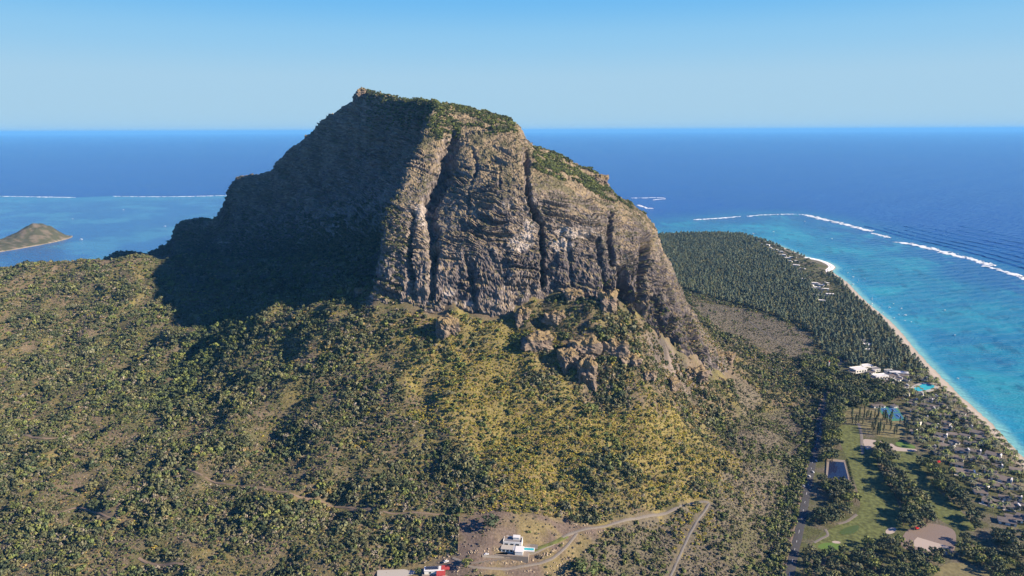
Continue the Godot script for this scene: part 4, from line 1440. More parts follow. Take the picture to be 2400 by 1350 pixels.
func single(kind: String, n: String, mesh: ArrayMesh, a: Array, bark: Material) -> void:
	var xf: Transform3D = a[0]
	var tint: String = a[1]
	var uv: Vector2 = a[5]
	var words := {"olive": "olive green", "dark": "dark green", "green": "fresh green", "yellow": "golden yellow", "straw": "straw coloured", "grey": "dry grey-brown", "casuarina": "grey-green"}
	var leaf := leaf_mat("leaves_" + tint + str(int(uv.x) % 3), (a[2] as Color))
	var where := ""
	if kind == "shrub":
		match a[4]:
			"yellow": where = "on the golden slope below the cliff"
			"plain": where = "on the dry plain left of the road"
			"yard": where = "in the stony ground round the white house"
			"gully": where = "in the green gully on the left"
			"villas": where = "in the gardens between the beach villas"
			_:
				var across: String = ["by the left edge", "toward the left", "left of the middle", "just left of the plot wall", "above the white house", "right of the middle"][clampi(int(uv.x / 230.0), 0, 5)]
				where = ("along the bottom edge, " if uv.y > 1250 else ("below the footpath, " if uv.y > 1150 else "above the footpath, ")) + across
		var o := obj(n, mesh, leaf)
		o.transform = xf
		var big := "large" if xf.basis.get_scale().y > 3.4 else ("medium" if xf.basis.get_scale().y > 2.6 else "small")
		tag(o, "%s rounded %s shrub %s" % [big, words[tint], where], "shrub", "shrubs " + where.replace(",", ""))
		return
	var t := Node3D.new()
	t.name = numbered(n)
	add_child(t)
	t.transform = xf
	obj("trunk", trunk_palm if kind == "palm" else trunk_tree, bark, t)
	obj("crown", mesh, leaf, t)
	var nouns := {"tree": "rounded %s broadleaf tree", "pine": "narrow feathery %s casuarina tree", "palm": "%s coconut palm"}
	where = a[4]
	match where:
		"forest": where = "in the forest, " + ("beside the beach" if uv.x > 2085 else ("above the resort roofs" if uv.x > 2000 else ("behind the dark grove" if uv.x > 1930 else "beside the brown field")))
		"villas": where = "standing between the beach villas, %s" % ("near the pool" if uv.y < 960 else ("in the upper rows" if uv.y < 1060 else ("in the middle rows" if uv.y < 1160 else "in the lowest rows")))
		"beach edge": where = "at the edge of the beach sand"
		"far village": where = "in the far village by the spit"
		_:
			if where.begins_with("belt") or where.begins_with("grove") or where.begins_with("row") or where.begins_with("dark grove") or where.begins_with("thin"): where = "in the " + where
			elif where.begins_with("trees"): where = "below the villas"
	var tall := "tall " if xf.basis.get_scale().y > {"tree": 12.5, "pine": 16.0, "palm": 11.0}[kind] else "short "
	tag(t, tall + (nouns[kind] % words[tint]) + " " + where, "palm" if kind == "palm" else "tree", {"tree": "broadleaf trees ", "pine": "casuarina trees ", "palm": "palms "}[kind] + where.replace(",", ""))

# ---------------------------------------------------------------- roads, golf course, houses, boats
var lines := {}
func build_tracks() -> void:
	lines["drive"] = track([[1130, 1303], [1190, 1303], [1250, 1296], [1290, 1278], [1330, 1254], [1360, 1243], [1420, 1233], [1500, 1214], [1580, 1194], [1630, 1178], [1662, 1178]], 5.0)
	lines["lower_drive"] = track([[1060, 1308], [1085, 1318], [1110, 1330], [1160, 1333], [1220, 1328], [1280, 1315], [1306, 1300], [1330, 1278], [1352, 1250]], 4.0)
	lines["side_track"] = track([[1662, 1180], [1642, 1210], [1620, 1245], [1603, 1280], [1585, 1320], [1560, 1375]], 4.6)
	lines["footpath"] = track([[437, 1100], [490, 1125], [560, 1140], [640, 1150], [700, 1165], [760, 1178], [830, 1192], [900, 1199], [1000, 1203], [1076, 1206]], 2.0)
	lines["lower_path"] = track([[325, 1308], [370, 1325], [470, 1331]], 2.4)
	lines["terrace"] = track([[50, 1020], [110, 1028], [185, 1019]], 4.5)
	lines["bare_bank"] = track([[-10, 1105], [30, 1088], [75, 1066]], 6.0)
	lines["hill_trail"] = track([[130, 1205], [190, 1190], [260, 1215], [280, 1180]], 3.0)
	lines["field_ditch"] = track([[1755, 752], [1790, 778], [1830, 802], [1880, 822], [1905, 830]], 3.5)

func pave(n: String, key: String, width: float, m: Material, label: String, category: String) -> void:
	structure(n, on_ground(lines[key], width, 0.22), m, label, category)
func lawn_lot(n: String, pts: Array, y: float, m: Material, label: String, category: String, kind := "structure", steps := 4) -> void:
	var p := smooth(flat(pts, 6.0), steps) if steps > 1 else flat(pts, 6.0)
	var o := obj(n, lot(p, y), m)
	tag(o, label, category, "", kind)
func oval(u: float, v: float, a: float, b: float, turn := 0.0) -> Array:
	var out := []
	for k in 14:
		var t := TAU * k / 14.0
		var q := Vector2(cos(t) * a, sin(t) * b).rotated(turn)
		out.append([u + q.x, v + q.y])
	return out

func roof_mesh(w: float, d: float, y: float, rise: float, hip: float, over := 0.6) -> ArrayMesh:    # hipped roof, ridge along x; slightly thick at the eaves
	var st := tool()
	var a := w * 0.5 + over
	var b := d * 0.5 + over
	var r := maxf(a - hip, 0.01)
	var e := [Vector3(-a, y, -b), Vector3(a, y, -b), Vector3(a, y, b), Vector3(-a, y, b)]
	var t := [Vector3(-r, y + rise, 0), Vector3(r, y + rise, 0)]
	for f in [[e[3], t[0], t[1], e[2]], [e[1], t[1], t[0], e[0]], [e[0], t[0], e[3]], [e[2], t[1], e[1]]]:
		var nn: Vector3 = (f[1] - f[0]).cross(f[2] - f[0]).normalized()
		if nn.y < 0.0: nn = -nn
		for k in ([0, 1, 2, 0, 2, 3] if f.size() == 4 else [0, 1, 2]):
			st.set_normal(nn)
			st.add_vertex(f[k])
	box(st, Vector3(0, y - 0.12, 0), Vector3(a * 2.0 - 0.02, 0.22, b * 2.0 - 0.02))
	return done(st)
func villa(u: float, v: float, w: float, d: float, turn: float, label: String, group: String, white_end := 0) -> void:
	var p := level(u, v, 8.5)
	p.y = 6.0
	var t := thing("thatched_villa", label, "villa", p, turn, group)
	built.append([p, maxf(w, d) * 0.68])
	obj("wall", boxes([[Vector3(0, 1.5, 0), Vector3(w, 3.2, d)]]), mats["white_wall"], t)
	var roof := obj("roof", roof_mesh(w, d, 3.15, d * 0.46, d * 0.35), mats["thatch" + str(int(u) % 3)], t)
	obj("ridge_cap", boxes([[Vector3(0, 3.2 + d * 0.46, 0), Vector3(maxf(w + 1.2 - d * 0.7, 0.6), 0.3, 0.5)]]), mats["thatch" + str((int(u) + 1) % 3)], roof)
	for s in [-1.0, 1.0]:
		var win := obj("window", boxes([[Vector3(s * w * 0.25, 1.4, d * 0.5 + 0.03), Vector3(w * 0.24, 2.2, 0.12)]]), mats["grey_paint"], t)
		obj("pane", boxes([[Vector3(s * w * 0.25, 1.4, d * 0.5 + 0.09), Vector3(w * 0.21, 1.9, 0.06)]]), mats["dark_glass"], win)
	if white_end > 0: obj("gable_wall", boxes([[Vector3(w * 0.5 + 0.9, 2.5, 0), Vector3(1.5, 5.2, d * 0.7)]]), mats["white_wall"], t)
	if white_end > 1: obj("terrace", boxes([[Vector3(-w * 0.2, 0.25, d * 0.5 + 2.4), Vector3(w * 0.8, 0.5, 4.4)]]), mats["pale_paving"], t)

func build_places() -> void:
	mat("asphalt", Color(0.075, 0.073, 0.075), 0.9)
	grained(mats["asphalt"], 12.0, noise_tex(0.03, 4, 0.75, 1.0, 71))
	mat("concrete", Color(0.215, 0.19, 0.165), 0.9)
	grained(mats["concrete"], 14.0, noise_tex(0.03, 4, 0.72, 1.0, 72))
	mat("trodden", Color(0.22, 0.165, 0.125), 0.95)
	grained(mats["trodden"], 8.0, noise_tex(0.04, 4, 0.7, 1.0, 73))
	mat("gravel_track", Color(0.14, 0.13, 0.12), 0.95)
	mat("fairway", Color(0.15, 0.17, 0.055), 0.95)
	grained(mats["fairway"], 46.0, noise_tex(0.014, 4, 0.6, 1.0, 74))
	mat("dry_fairway", Color(0.20, 0.175, 0.085), 0.95)
	grained(mats["dry_fairway"], 46.0, noise_tex(0.014, 4, 0.75, 1.0, 75))
	mat("putting_green", Color(0.085, 0.145, 0.03), 0.95)
	mat("bunker_sand", Color(0.33, 0.275, 0.235), 0.95)
	mat("bare_dirt", Color(0.22, 0.17, 0.145), 0.95)
	grained(mats["bare_dirt"], 18.0, noise_tex(0.03, 4, 0.78, 1.0, 76))
	mat("white_wall", Color(0.62, 0.60, 0.57), 0.8)
	mat("pale_paving", Color(0.33, 0.305, 0.27), 0.85)
	mat("thatch0", Color(0.125, 0.105, 0.095), 0.95)
	mat("thatch1", Color(0.15, 0.125, 0.11), 0.95)
	mat("thatch2", Color(0.105, 0.092, 0.088), 0.95)
	mat("dark_glass", Color(0.03, 0.04, 0.05), 0.1)
	mat("grey_roof", Color(0.17, 0.165, 0.17), 0.85)
	mat("white_roof", Color(0.55, 0.54, 0.53), 0.7)
	mat("pool_water", Color(0.04, 0.33, 0.38), 0.12)
	mat("dark_water", Color(0.012, 0.017, 0.045), 0.12)
	mat("green_water", Color(0.06, 0.085, 0.02), 0.45)
	mat("red_roof", Color(0.34, 0.05, 0.045), 0.7)
	mat("court_blue", Color(0.03, 0.10, 0.22), 0.7)
	mat("court_green", Color(0.045, 0.16, 0.105), 0.7)
	mat("line_white", Color(0.8, 0.8, 0.8), 0.7)
	mat("solar", Color(0.025, 0.032, 0.055), 0.15)
	mat("stone_wall", Color(0.21, 0.175, 0.145), 0.95)
	mat("red_paint", Color(0.5, 0.03, 0.025), 0.35)
	mat("white_paint", Color(0.6, 0.6, 0.6), 0.35)
	mat("grey_paint", Color(0.35, 0.36, 0.38), 0.35)
	mat("tyre", Color(0.02, 0.02, 0.02), 0.9)
	pave("drive", "drive", 2.7, mats["concrete"], "pale concrete drive climbing from the plain to the white house", "drive")
	pave("lower_drive", "lower_drive", 2.4, mats["concrete"], "lower loop of the pale drive below the white house", "drive")
	pave("track", "side_track", 2.2, mats["gravel_track"], "grey gravel track leaving the bend toward the bottom edge", "track")
	pave("footpath", "footpath", 1.5, mats["trodden"], "long thin trodden footpath crossing the lower slope", "path")
	pave("footpath", "lower_path", 2.4, mats["trodden"], "short trodden footpath near the bottom left", "path")
	pave("footpath", "terrace", 2.6, mats["trodden"], "bare earth terrace on the left slope", "path")
	pave("footpath", "bare_bank", 3.6, mats["trodden"], "bare earth bank at the left edge", "path")
	pave("footpath", "hill_trail", 1.6, mats["trodden"], "winding bare trail on the lower left slope", "path")
	pave("ditch", "field_ditch", 2.0, mats["asphalt"], "straight dark ditch across the brown field", "ditch")
	# the coast road
	var rl := dense(smooth(road_line, 4, false), 8.0)
	structure("road", ribbon(rl, [-4.3, -4.2, 4.2, 4.3], [5.6, 6.10, 6.10, 5.6], []), mats["asphalt"], "straight asphalt road between the dry plain and the golf course", "road")
	structure("verge", ribbon(rl, [-7.6, -7.5, -4.5, -4.4], [5.6, 6.06, 6.06, 5.6], [], 1.2), mats["trodden"], "sandy verge along the left side of the road", "verge")
	for k in range(2, rl.size() - 2, 2):
		if k > 60: break
		var o := structure("road_marking", ribbon(PackedVector2Array([rl[k], rl[k].lerp(rl[k + 1], 0.5)]), [-0.09, 0.09], [6.115, 6.115], []), mats["line_white"], "white dashed centre line on the coast road", "road marking")
	# golf course
	lawn_lot("fairway", [[1962, 1000], [2012, 1000], [2022, 1040], [2046, 1060], [2064, 1110], [2090, 1150], [2112, 1200], [2116, 1228], [2090, 1250], [2060, 1266], [1995, 1292], [1930, 1293], [1903, 1277], [1930, 1250], [1990, 1214], [2012, 1200], [2015, 1170], [2000, 1120], [1990, 1085], [1974, 1050]], 6.05, mats["fairway"], "long sunlit golf fairway right of the reservoir", "fairway")
	lawn_lot("fairway", [[2090, 1056], [2140, 1058], [2158, 1082], [2168, 1115], [2205, 1155], [2250, 1195], [2285, 1240], [2262, 1242], [2200, 1216], [2150, 1152], [2110, 1110], [2090, 1085]], 6.05, mats["fairway"], "second golf fairway lying in tree shade", "fairway")
	lawn_lot("fairway", [[2190, 1380], [2205, 1328], [2245, 1319], [2290, 1331], [2330, 1352], [2350, 1380]], 6.05, mats["dry_fairway"], "dry yellowish fairway at the bottom right edge", "fairway")
	lawn_lot("fairway", [[1985, 962], [2050, 962], [2110, 990], [2130, 1018], [2090, 1026], [2030, 1016], [1990, 1000]], 6.04, mats["dry_fairway"], "dry grass striped by thin tree shadows above the fairway", "fairway")
	lawn_lot("putting_green", oval(2122, 1044, 24, 6.5, 0.22), 6.10, mats["putting_green"], "bright putting green behind the long bunker", "putting green")
	lawn_lot("putting_green", oval(1944, 1281, 27, 9, 0.0), 6.10, mats["putting_green"], "bright putting green at the lower end of the fairway", "putting green")
	lawn_lot("bunker", [[2024, 1030], [2046, 1031], [2070, 1035], [2054, 1043], [2032, 1054], [2025, 1042]], 6.11, mats["bunker_sand"], "pale square bunker beside the sandy path", "bunker")
	lawn_lot("bunker", [[2078, 1044], [2090, 1040], [2104, 1048], [2145, 1053], [2142, 1058], [2095, 1056]], 6.12, mats["bunker_sand"], "long curved bunker in front of the far putting green", "bunker")
	lawn_lot("bunker", oval(2085, 1102, 10, 4.5, 0.3), 6.11, mats["bunker_sand"], "small oval bunker by the tree belt", "bunker")
	lawn_lot("bunker", oval(1960, 1271, 10, 3, 0.1), 6.13, mats["bunker_sand"], "tiny bunker above the lower putting green", "bunker")
	lawn_lot("bunker", oval(2088, 1244, 13, 7, -0.3), 6.13, mats["bunker_sand"], "pale bunker at the right edge of the lower fairway", "bunker")
	lawn_lot("pond", [[1968, 1246], [1985, 1236], [2010, 1231], [2012, 1240], [2000, 1250], [1975, 1253]], 6.12, mats["green_water"], "small green pond beside the lower fairway", "pond")
	lawn_lot("dirt_lot", [[2128, 1242], [2170, 1226], [2232, 1240], [2240, 1272], [2224, 1300], [2150, 1296], [2118, 1284], [2112, 1268]], 6.04, mats["bare_dirt"], "bare pinkish dirt lot round the sand yard", "dirt lot")
	lawn_lot("sand_yard", [[2142, 1267], [2150, 1259], [2224, 1281], [2220, 1298], [2160, 1289], [2142, 1279]], 6.12, mats["bunker_sand"], "rectangular pale sand yard with clipped corner", "sand yard", "structure", 1)
	structure("golf_path", ribbon(dense(smooth(flat([[2012, 992], [2016, 1006], [2019, 1022], [2020, 1042], [2022, 1064]], 6.0), 4, false), 6.0), [-2.0, -1.9, 1.9, 2.0], [5.7, 6.14, 6.14, 5.7], []), mats["concrete"], "pale straight golf path beside the square bunker", "path")
	structure("golf_path", ribbon(dense(smooth(flat([[1908, 1272], [1926, 1262], [1940, 1254], [1934, 1240]], 6.0), 4, false), 6.0), [-1.5, -1.4, 1.4, 1.5], [5.7, 6.14, 6.14, 5.7], []), mats["concrete"], "pale path curving beside the lower putting green", "path")
	structure("golf_path", ribbon(dense(smooth(flat([[1964, 1228], [1985, 1222], [2008, 1206]], 6.0), 4, false), 6.0), [-1.7, -1.6, 1.6, 1.7], [5.7, 6.14, 6.14, 5.7], []), mats["concrete"], "short pale path under the reservoir grove", "path")
	reservoir()
	resort()
	villas()
	white_house()
	red_house()
	crags()
	rubble()
	boats()
	cars()

func reservoir() -> void:
	var t := thing("reservoir", "rectangular dark blue reservoir with a pale sloping rim", "reservoir", Vector3.ZERO)
	var outer := flat([[1938, 1076], [1980, 1080], [1990, 1118], [1991, 1130], [1935, 1124]], 6.0)
	var inner := flat([[1944, 1081], [1978, 1084], [1987, 1119], [1988, 1127], [1940, 1121]], 6.0)
	var st := tool()
	for k in 5:
		var a := outer[k]
		var b := outer[(k + 1) % 5]
		var c := inner[(k + 1) % 5]
		var d := inner[k]
		st.set_normal(Vector3.UP)
		for q in [[a, 7.0], [b, 7.0], [c, 6.2], [a, 7.0], [c, 6.2], [d, 6.2]]: st.add_vertex(Vector3(q[0].x, q[1], q[0].y))
		var out := Vector3(b.y - a.y, 0, a.x - b.x).normalized()
		st.set_normal(out)
		for q in [[a, 7.0], [b, 7.0], [b, 5.5], [a, 7.0], [b, 5.5], [a, 5.5]]: st.add_vertex(Vector3(q[0].x, q[1], q[0].y))
	obj("rim", done(st), mats["stone_wall"], t)
	obj("water", lot(inner, 6.35), mats["dark_water"], t)
	built.append([level(1963, 1102, 6.0), 17.0])
	# clipped hedge along the far side of the fairway
	var h := thing("hedge", "clipped dark hedge between reservoir and fairway", "hedge", Vector3.ZERO)
	var a := level(1986, 1080, 6.0)
	var b := level(1999, 1134, 6.0)
	rng.seed = 808
	for k in 14:
		var p := a.lerp(b, k / 13.0)
		var o := obj("bush", make_shrub_mesh(800 + k % 3), leaf_mat("leaves_hedge", Color(0.04, 0.062, 0.024)), h)
		o.position = p
		o.scale = Vector3(1.7, 2.2, 1.7)

func block(t: Node3D, n: String, c: Vector3, s: Vector3, m: String) -> void:
	obj(n, boxes([[c, s]]), mats[m], t)
func hall(u: float, v: float, w: float, d: float, h: float, turn: float, roof: String, label: String) -> void:
	var p := level(u, v, 6.0 + h)
	p.y = 6.0
	var t := thing("resort_building", label, "building", p, turn, "resort buildings by the big pool")
	built.append([p, maxf(w, d) * 0.55])
	block(t, "wall", Vector3(0, h * 0.5, 0), Vector3(w, h, d), "white_wall")
	block(t, "roof", Vector3(0, h + 0.16, 0), Vector3(w + 1.0, 0.3, d + 1.0), roof)
	block(t, "parapet", Vector3(0, h + 0.62, -d * 0.5), Vector3(w + 0.8, 0.6, 0.35), "white_wall")
	for k in 4:
		var win := obj("window", boxes([[Vector3((k - 1.5) * w * 0.23, h * 0.5, d * 0.5 + 0.04), Vector3(w * 0.15, h * 0.5, 0.14)]]), mats["grey_paint"], t)
		obj("pane", boxes([[Vector3((k - 1.5) * w * 0.23, h * 0.5, d * 0.5 + 0.12), Vector3(w * 0.13, h * 0.44, 0.06)]]), mats["dark_glass"], win)
func resort() -> void:
	hall(2012, 863, 24, 15, 6.0, 0.28, "white_roof", "largest white flat-roofed resort hall among dark trees")
	hall(2030, 856, 20, 10, 5.0, 0.28, "white_roof", "white flat roof behind the largest resort hall")
	hall(2063, 879, 24, 12, 5.5, 0.2, "white_roof", "middle white flat-roofed resort hall")
	hall(2050, 863, 16, 10, 5.0, 0.28, "grey_roof", "grey-roofed resort hall between the white ones")
	hall(2107, 872, 30, 9, 5.0, -0.28, "white_roof", "long white resort wing nearest the beach")
	hall(2085, 868, 14, 9, 5.0, 0.1, "grey_roof", "small grey-roofed resort building beside the long wing")
	hall(2020, 797, 16, 9, 5.0, 0.5, "grey_roof", "grey-roofed building alone in the forest above the resort")
	hall(2032, 806, 14, 9, 4.5, 0.5, "white_roof", "white roof in the forest clearing above the resort")
	hall(2036, 819, 12, 8, 4.0, 0.5, "white_roof", "lowest white roof in the forest clearing")
	var extra := 0
	for a in [[1998, 870, 9, 7], [2042, 872, 10, 7], [2076, 884, 9, 7], [2094, 880, 10, 8], [2118, 880, 11, 8], [2088, 892, 9, 7], [2068, 893, 8, 7], [2105, 888, 9, 7], [2126, 888, 9, 7], [2050, 886, 8, 6], [2060, 902, 8, 7], [2082, 905, 8, 7], [2100, 900, 8, 7], [2118, 905, 9, 7], [2030, 905, 8, 6]]:
		villa(a[0], a[1], a[2] * 1.3, a[3] * 1.3, 0.25 + 0.35 * sin(extra * 1.9), "thatched resort pavilion between the white halls and the pool" if extra < 9 else "thatched resort pavilion in the trees left of the pool", "resort pavilions by the pool", extra % 2)
		extra += 1
	var pool := thing("swimming_pool", "large free-form turquoise swimming pool near the beach", "swimming pool", Vector3.ZERO)
	obj("deck", lot(smooth(flat([[2130, 914], [2144, 902], [2168, 896], [2200, 900], [2196, 912], [2166, 920], [2144, 921]], 6.0), 4), 6.15), mats["pale_paving"], pool)
	obj("water", lot(smooth(flat([[2138, 913], [2150, 906], [2166, 900], [2188, 903], [2186, 910], [2162, 916], [2144, 918]], 6.0), 4), 6.25), mats["pool_water"], pool)
	built.append([level(2165, 909, 6.0), 26.0])
	var court := thing("tennis_courts", "blue tennis courts on a green surround beside dark trees", "tennis court", Vector3.ZERO)
	obj("surround", lot(flat([[2056, 955], [2102, 953], [2122, 985], [2092, 987], [2070, 975]], 6.0), 6.12), mats["court_green"], court)
	for q in [[[2062, 957], [2077, 956.5], [2085, 967], [2071, 968]], [[2081, 956.4], [2098, 956], [2107, 966.5], [2089, 967]], [[2074, 970], [2088, 969.5], [2097, 981], [2086, 982]], [[2092, 969], [2109, 968.5], [2117, 981], [2101, 982]]]:
		var pl := flat(q, 6.0)
		var o := obj("court", lot(pl, 6.2), mats["court_blue"], court)
		var mid0 := (pl[0] + pl[3]) * 0.5
		var mid1 := (pl[1] + pl[2]) * 0.5
		obj("net", boxes([[Vector3((mid0.x + mid1.x) * 0.5, 6.7, (mid0.y + mid1.y) * 0.5), Vector3(0.12, 0.9, mid0.distance_to(mid1) * 0.7)]]), mats["line_white"], o)
	built.append([level(2090, 968, 6.0), 25.0])
	# thatched pavilions by the courts
	villa(2058, 950, 18, 9, 0.1, "long brown thatched pavilion behind the tennis courts", "pavilions by the courts")
	villa(2096, 951, 8, 7, 0.3, "small brown thatched pavilion at the end of the tennis courts", "pavilions by the courts")
	# mast among the trees
	var p := level(1941, 872, 6.0)
	var m := thing("telecom_mast", "slender white mast with a red top above dark trees", "mast", p)
	block(m, "pole", Vector3(0, 9, 0), Vector3(1.1, 18, 1.1), "white_paint")
	block(m, "top_section", Vector3(0, 19.5, 0), Vector3(1.0, 3.0, 1.0), "red_paint")
	for k in 3: block(m, "antenna", Vector3(cos(k * 2.1) * 1.1, 17.5, sin(k * 2.1) * 1.1), Vector3(0.5, 2.4, 0.5), "white_paint")

func villas() -> void:
	var spots := [[2196, 970, 0, 9], [2224, 972, 0, 9], [2248, 966, 0, 14], [2260, 977, 0, 11], [2161, 976, 2, 10], [2182, 994, 1, 12], [2217, 1002, 1, 10], [2204, 1018, 2, 11], [2200, 1028, 0, 11], [2233, 1017, 0, 10], [2261, 1020, 0, 10], [2288, 1012, 0, 14], [2298, 1024, 0, 11], [2218, 1045, 1, 13], [2252, 1054, 1, 13], [2282, 1056, 1, 11], [2327, 1064, 2, 13], [2343, 1077, 0, 10], [2245, 1072, 0, 11], [2243, 1086, 0, 11], [2274, 1071, 0, 10], [2304, 1072, 0, 10],
		[2260, 1105, 2, 16], [2276, 1114, 1, 9], [2299, 1138, 2, 11], [2298, 1152, 0, 11], [2328, 1135, 0, 10], [2346, 1120, 2, 16], [2368, 1139, 0, 11], [2325, 1175, 2, 15], [2341, 1183, 0, 9], [2367, 1184, 2, 13], [2396, 1184, 1, 12], [2376, 1213, 0, 12], [2360, 1220, 0, 13], [2399, 1211, 0, 11], [2136, 945, 1, 9], [2168, 948, 0, 9], [2190, 952, 0, 9], [2142, 962, 0, 8], [2322, 1104, 0, 10], [2380, 1100, 0, 10]]
	var n := 0
	for s in spots:
		var row := "nearest the pool" if s[1] < 960 else ("in the upper rows" if s[1] < 1035 else ("in the middle rows" if s[1] < 1100 else ("in the lower rows" if s[1] < 1170 else "at the right edge")))
		var look: String = ["grey thatched villa", "grey thatched villa with a bright white gable wall", "grey thatched villa with white gable and pale terrace"][s[2]]
		if s[3] >= 13: look = "large " + look
		villa(s[0], s[1], s[3] * 1.2, s[3] * 0.85, -0.55 + 0.3 * sin(n * 2.3), look + " " + row, "thatched villas " + row, s[2])
		n += 1
	# the other villas of the strip, packed between the palms
	rng.seed = 9091
	var added := 0
	var zz := -1090.0
	while zz < -560.0 and added < 64:
		var xx := 560.0
		while xx < 760.0:
			var q := Vector2(xx + rng.randf_range(-4.0, 4.0), zz + rng.randf_range(-4.0, 4.0))
			xx += 17.0
			var c := Vector3(q.x, 6.0, q.y)
			var uv := seen_at(c)
			if uv.x > 2396 or uv.y > 1300 or not inside("villas", q.x, q.y) or sample(shore, q.x, q.y) < 30.0 or not free_spot(c) or rng.randf() < 0.12: continue
			var near := false
			for b in built:
				if Vector2(c.x - b[0].x, c.z - b[0].z).length() < b[1] + 7.0: near = true
			if near: continue
			var band := "nearest the pool" if uv.y < 960 else ("in the upper rows" if uv.y < 1035 else ("in the middle rows" if uv.y < 1100 else ("in the lower rows" if uv.y < 1170 else "at the right edge")))
			var w := rng.randf_range(8.0, 12.0)
			var style := 1 if rng.randf() < 0.65 else 0
			villa(uv.x, uv.y - 3.5, w, w * 0.75, rng.randf_range(-0.9, 0.1), ["small plain grey thatched villa ", "small grey thatched villa with white gable end "][style] + band, "thatched villas " + band, style)
			added += 1
		zz += 16.0
	rng.seed = 77
	var far := [[1776, 566], [1786, 572], [1797, 574], [1806, 581], [1818, 586], [1829, 590], [1838, 598], [1822, 597], [1846, 605], [1858, 603], [1870, 613], [1850, 612], [1872, 640], [1866, 622], [1898, 668], [1908, 664], [1915, 674], [1925, 668], [1902, 676], [1920, 684], [1934, 678], [1912, 692], [1930, 695], [1945, 690], [1888, 655], [1936, 664], [1925, 705], [1800, 566], [1881, 630]]
	n = 0
	for s in far:
		var p := level(s[0], s[1], 8.0)
		p.y = 6.0 if shore_ok(p) else 4.0
		var where := "beyond the spit" if s[1] < 600 else ("behind the sand spit" if s[1] < 645 else "in the cluster below the spit")
		var t := thing("beach_house", "small grey-roofed beach house in the far village " + where, "house", p, -0.6 + 0.4 * sin(n * 1.7), "far village houses " + where)
		built.append([p, 10.0])
		var w := rng.randf_range(13.0, 22.0)
		obj("wall", boxes([[Vector3(0, 1.8, 0), Vector3(w, 5.0, 9.0)]]), mats["white_wall"], t)
		obj("roof", roof_mesh(w, 9.0, 4.3, 3.6, 3.0), mats["grey_roof" if n % 3 > 0 else "thatch1"], t)
		n += 1
func shore_ok(p: Vector3) -> bool:
	return sample(shore, p.x, p.z) > 40.0

func white_house() -> void:
	var p := spot(1196, 1292)
	var base := p.y + 0.6
	var t := thing("white_house", "modern white flat-roofed house with grey roof terrace and pool", "house", Vector3(p.x, base, p.z), -0.12)
	built.append([p, 24.0])
	block(t, "foundation", Vector3(2, -3.2, -3), Vector3(30, 6, 20), "stone_wall")
	block(t, "upper_storey", Vector3(1.5, 2.6, -8.5), Vector3(17, 5.2, 9), "white_wall")
	block(t, "roof_terrace", Vector3(1.5, 5.3, -8.5), Vector3(16.2, 0.25, 8.2), "grey_roof")
	block(t, "stair_tower", Vector3(4.6, 6.5, -10.6), Vector3(6, 2.6, 4), "white_wall")
	block(t, "tower_roof", Vector3(4.6, 7.95, -10.6), Vector3(6.6, 0.25, 4.6), "white_roof")
	for k in 4: block(t, "parapet", Vector3([-6.9, 9.9, 1.5, 1.5][k], 5.85, [-8.5, -8.5, -12.9, -4.1][k]), Vector3([0.3, 0.3, 17.0, 17.0][k], 0.9, [9.0, 9.0, 0.3, 0.3][k]), "white_wall")
	block(t, "lower_wing", Vector3(-2.5, 1.4, -0.6), Vector3(11, 2.8, 6.4), "white_wall")
	block(t, "wing_roof", Vector3(-2.5, 2.92, -0.6), Vector3(11.6, 0.22, 7), "pale_paving")
	block(t, "garage", Vector3(8.4, 1.6, 1.6), Vector3(7, 3.2, 8.6), "white_wall")
	block(t, "garage_roof", Vector3(8.4, 3.32, 1.6), Vector3(7.5, 0.22, 9.1), "white_roof")
	for k in 3: block(t, "window", Vector3(-5.5 + k * 3.4, 1.5, 2.64), Vector3(2.2, 1.9, 0.12), "dark_glass")
	for k in 3: block(t, "window", Vector3(-4.0 + k * 5.0, 3.6, -3.94), Vector3(3.0, 1.8, 0.12), "dark_glass")
	block(t, "pergola", Vector3(3.6, 3.0, 0.4), Vector3(2.2, 0.2, 6.5), "grey_paint")
	block(t, "pool_deck", Vector3(16.4, 0.1, -3.4), Vector3(10.4, 0.8, 5.6), "white_roof")
	block(t, "pool", Vector3(16.6, 0.56, -3.4), Vector3(8.8, 0.16, 3.2), "pool_water")
	block(t, "forecourt", Vector3(-9, -0.45, 2.5), Vector3(14, 0.5, 7), "concrete")
	block(t, "side_court", Vector3(17, -0.5, -9), Vector3(14, 0.5, 7), "concrete")
	var lawn := obj("lawn_strip", on_ground(track([[1250, 1291], [1290, 1276], [1330, 1257]], 3.4), 3.4, 0.3), mats["fairway"])
	tag(lawn, "narrow green lawn strip above the drive right of the pool", "lawn", "", "structure")
	# boundary wall of the plot
	var a := spot(1077, 1212)
	var b := spot(1074, 1294)
	var w := thing("boundary_wall", "thin pale wall running down the left side of the plot", "wall", Vector3.ZERO)
	for k in 14:
		var q := a.lerp(b, (k + 0.5) / 14.0)
		q.y = th(q.x, q.z)
		var o := obj("panel", boxes([[Vector3(0, 0.3, 0), Vector3(0.5, 2.2, a.distance_to(b) / 14.0)]]), mats["trodden"], w)
		o.position = q
	var low := thing("retaining_wall", "dark stepped retaining wall below the white house", "wall", Vector3.ZERO)
	for k in 9:
		var q := spot(1110 + k * 10, 1322 - k * 1.5)
		var o := obj("panel", boxes([[Vector3(0, 0.2, 0), Vector3(4.2, 2.6, 0.6)]]), mats["stone_wall"], low)
		o.position = q

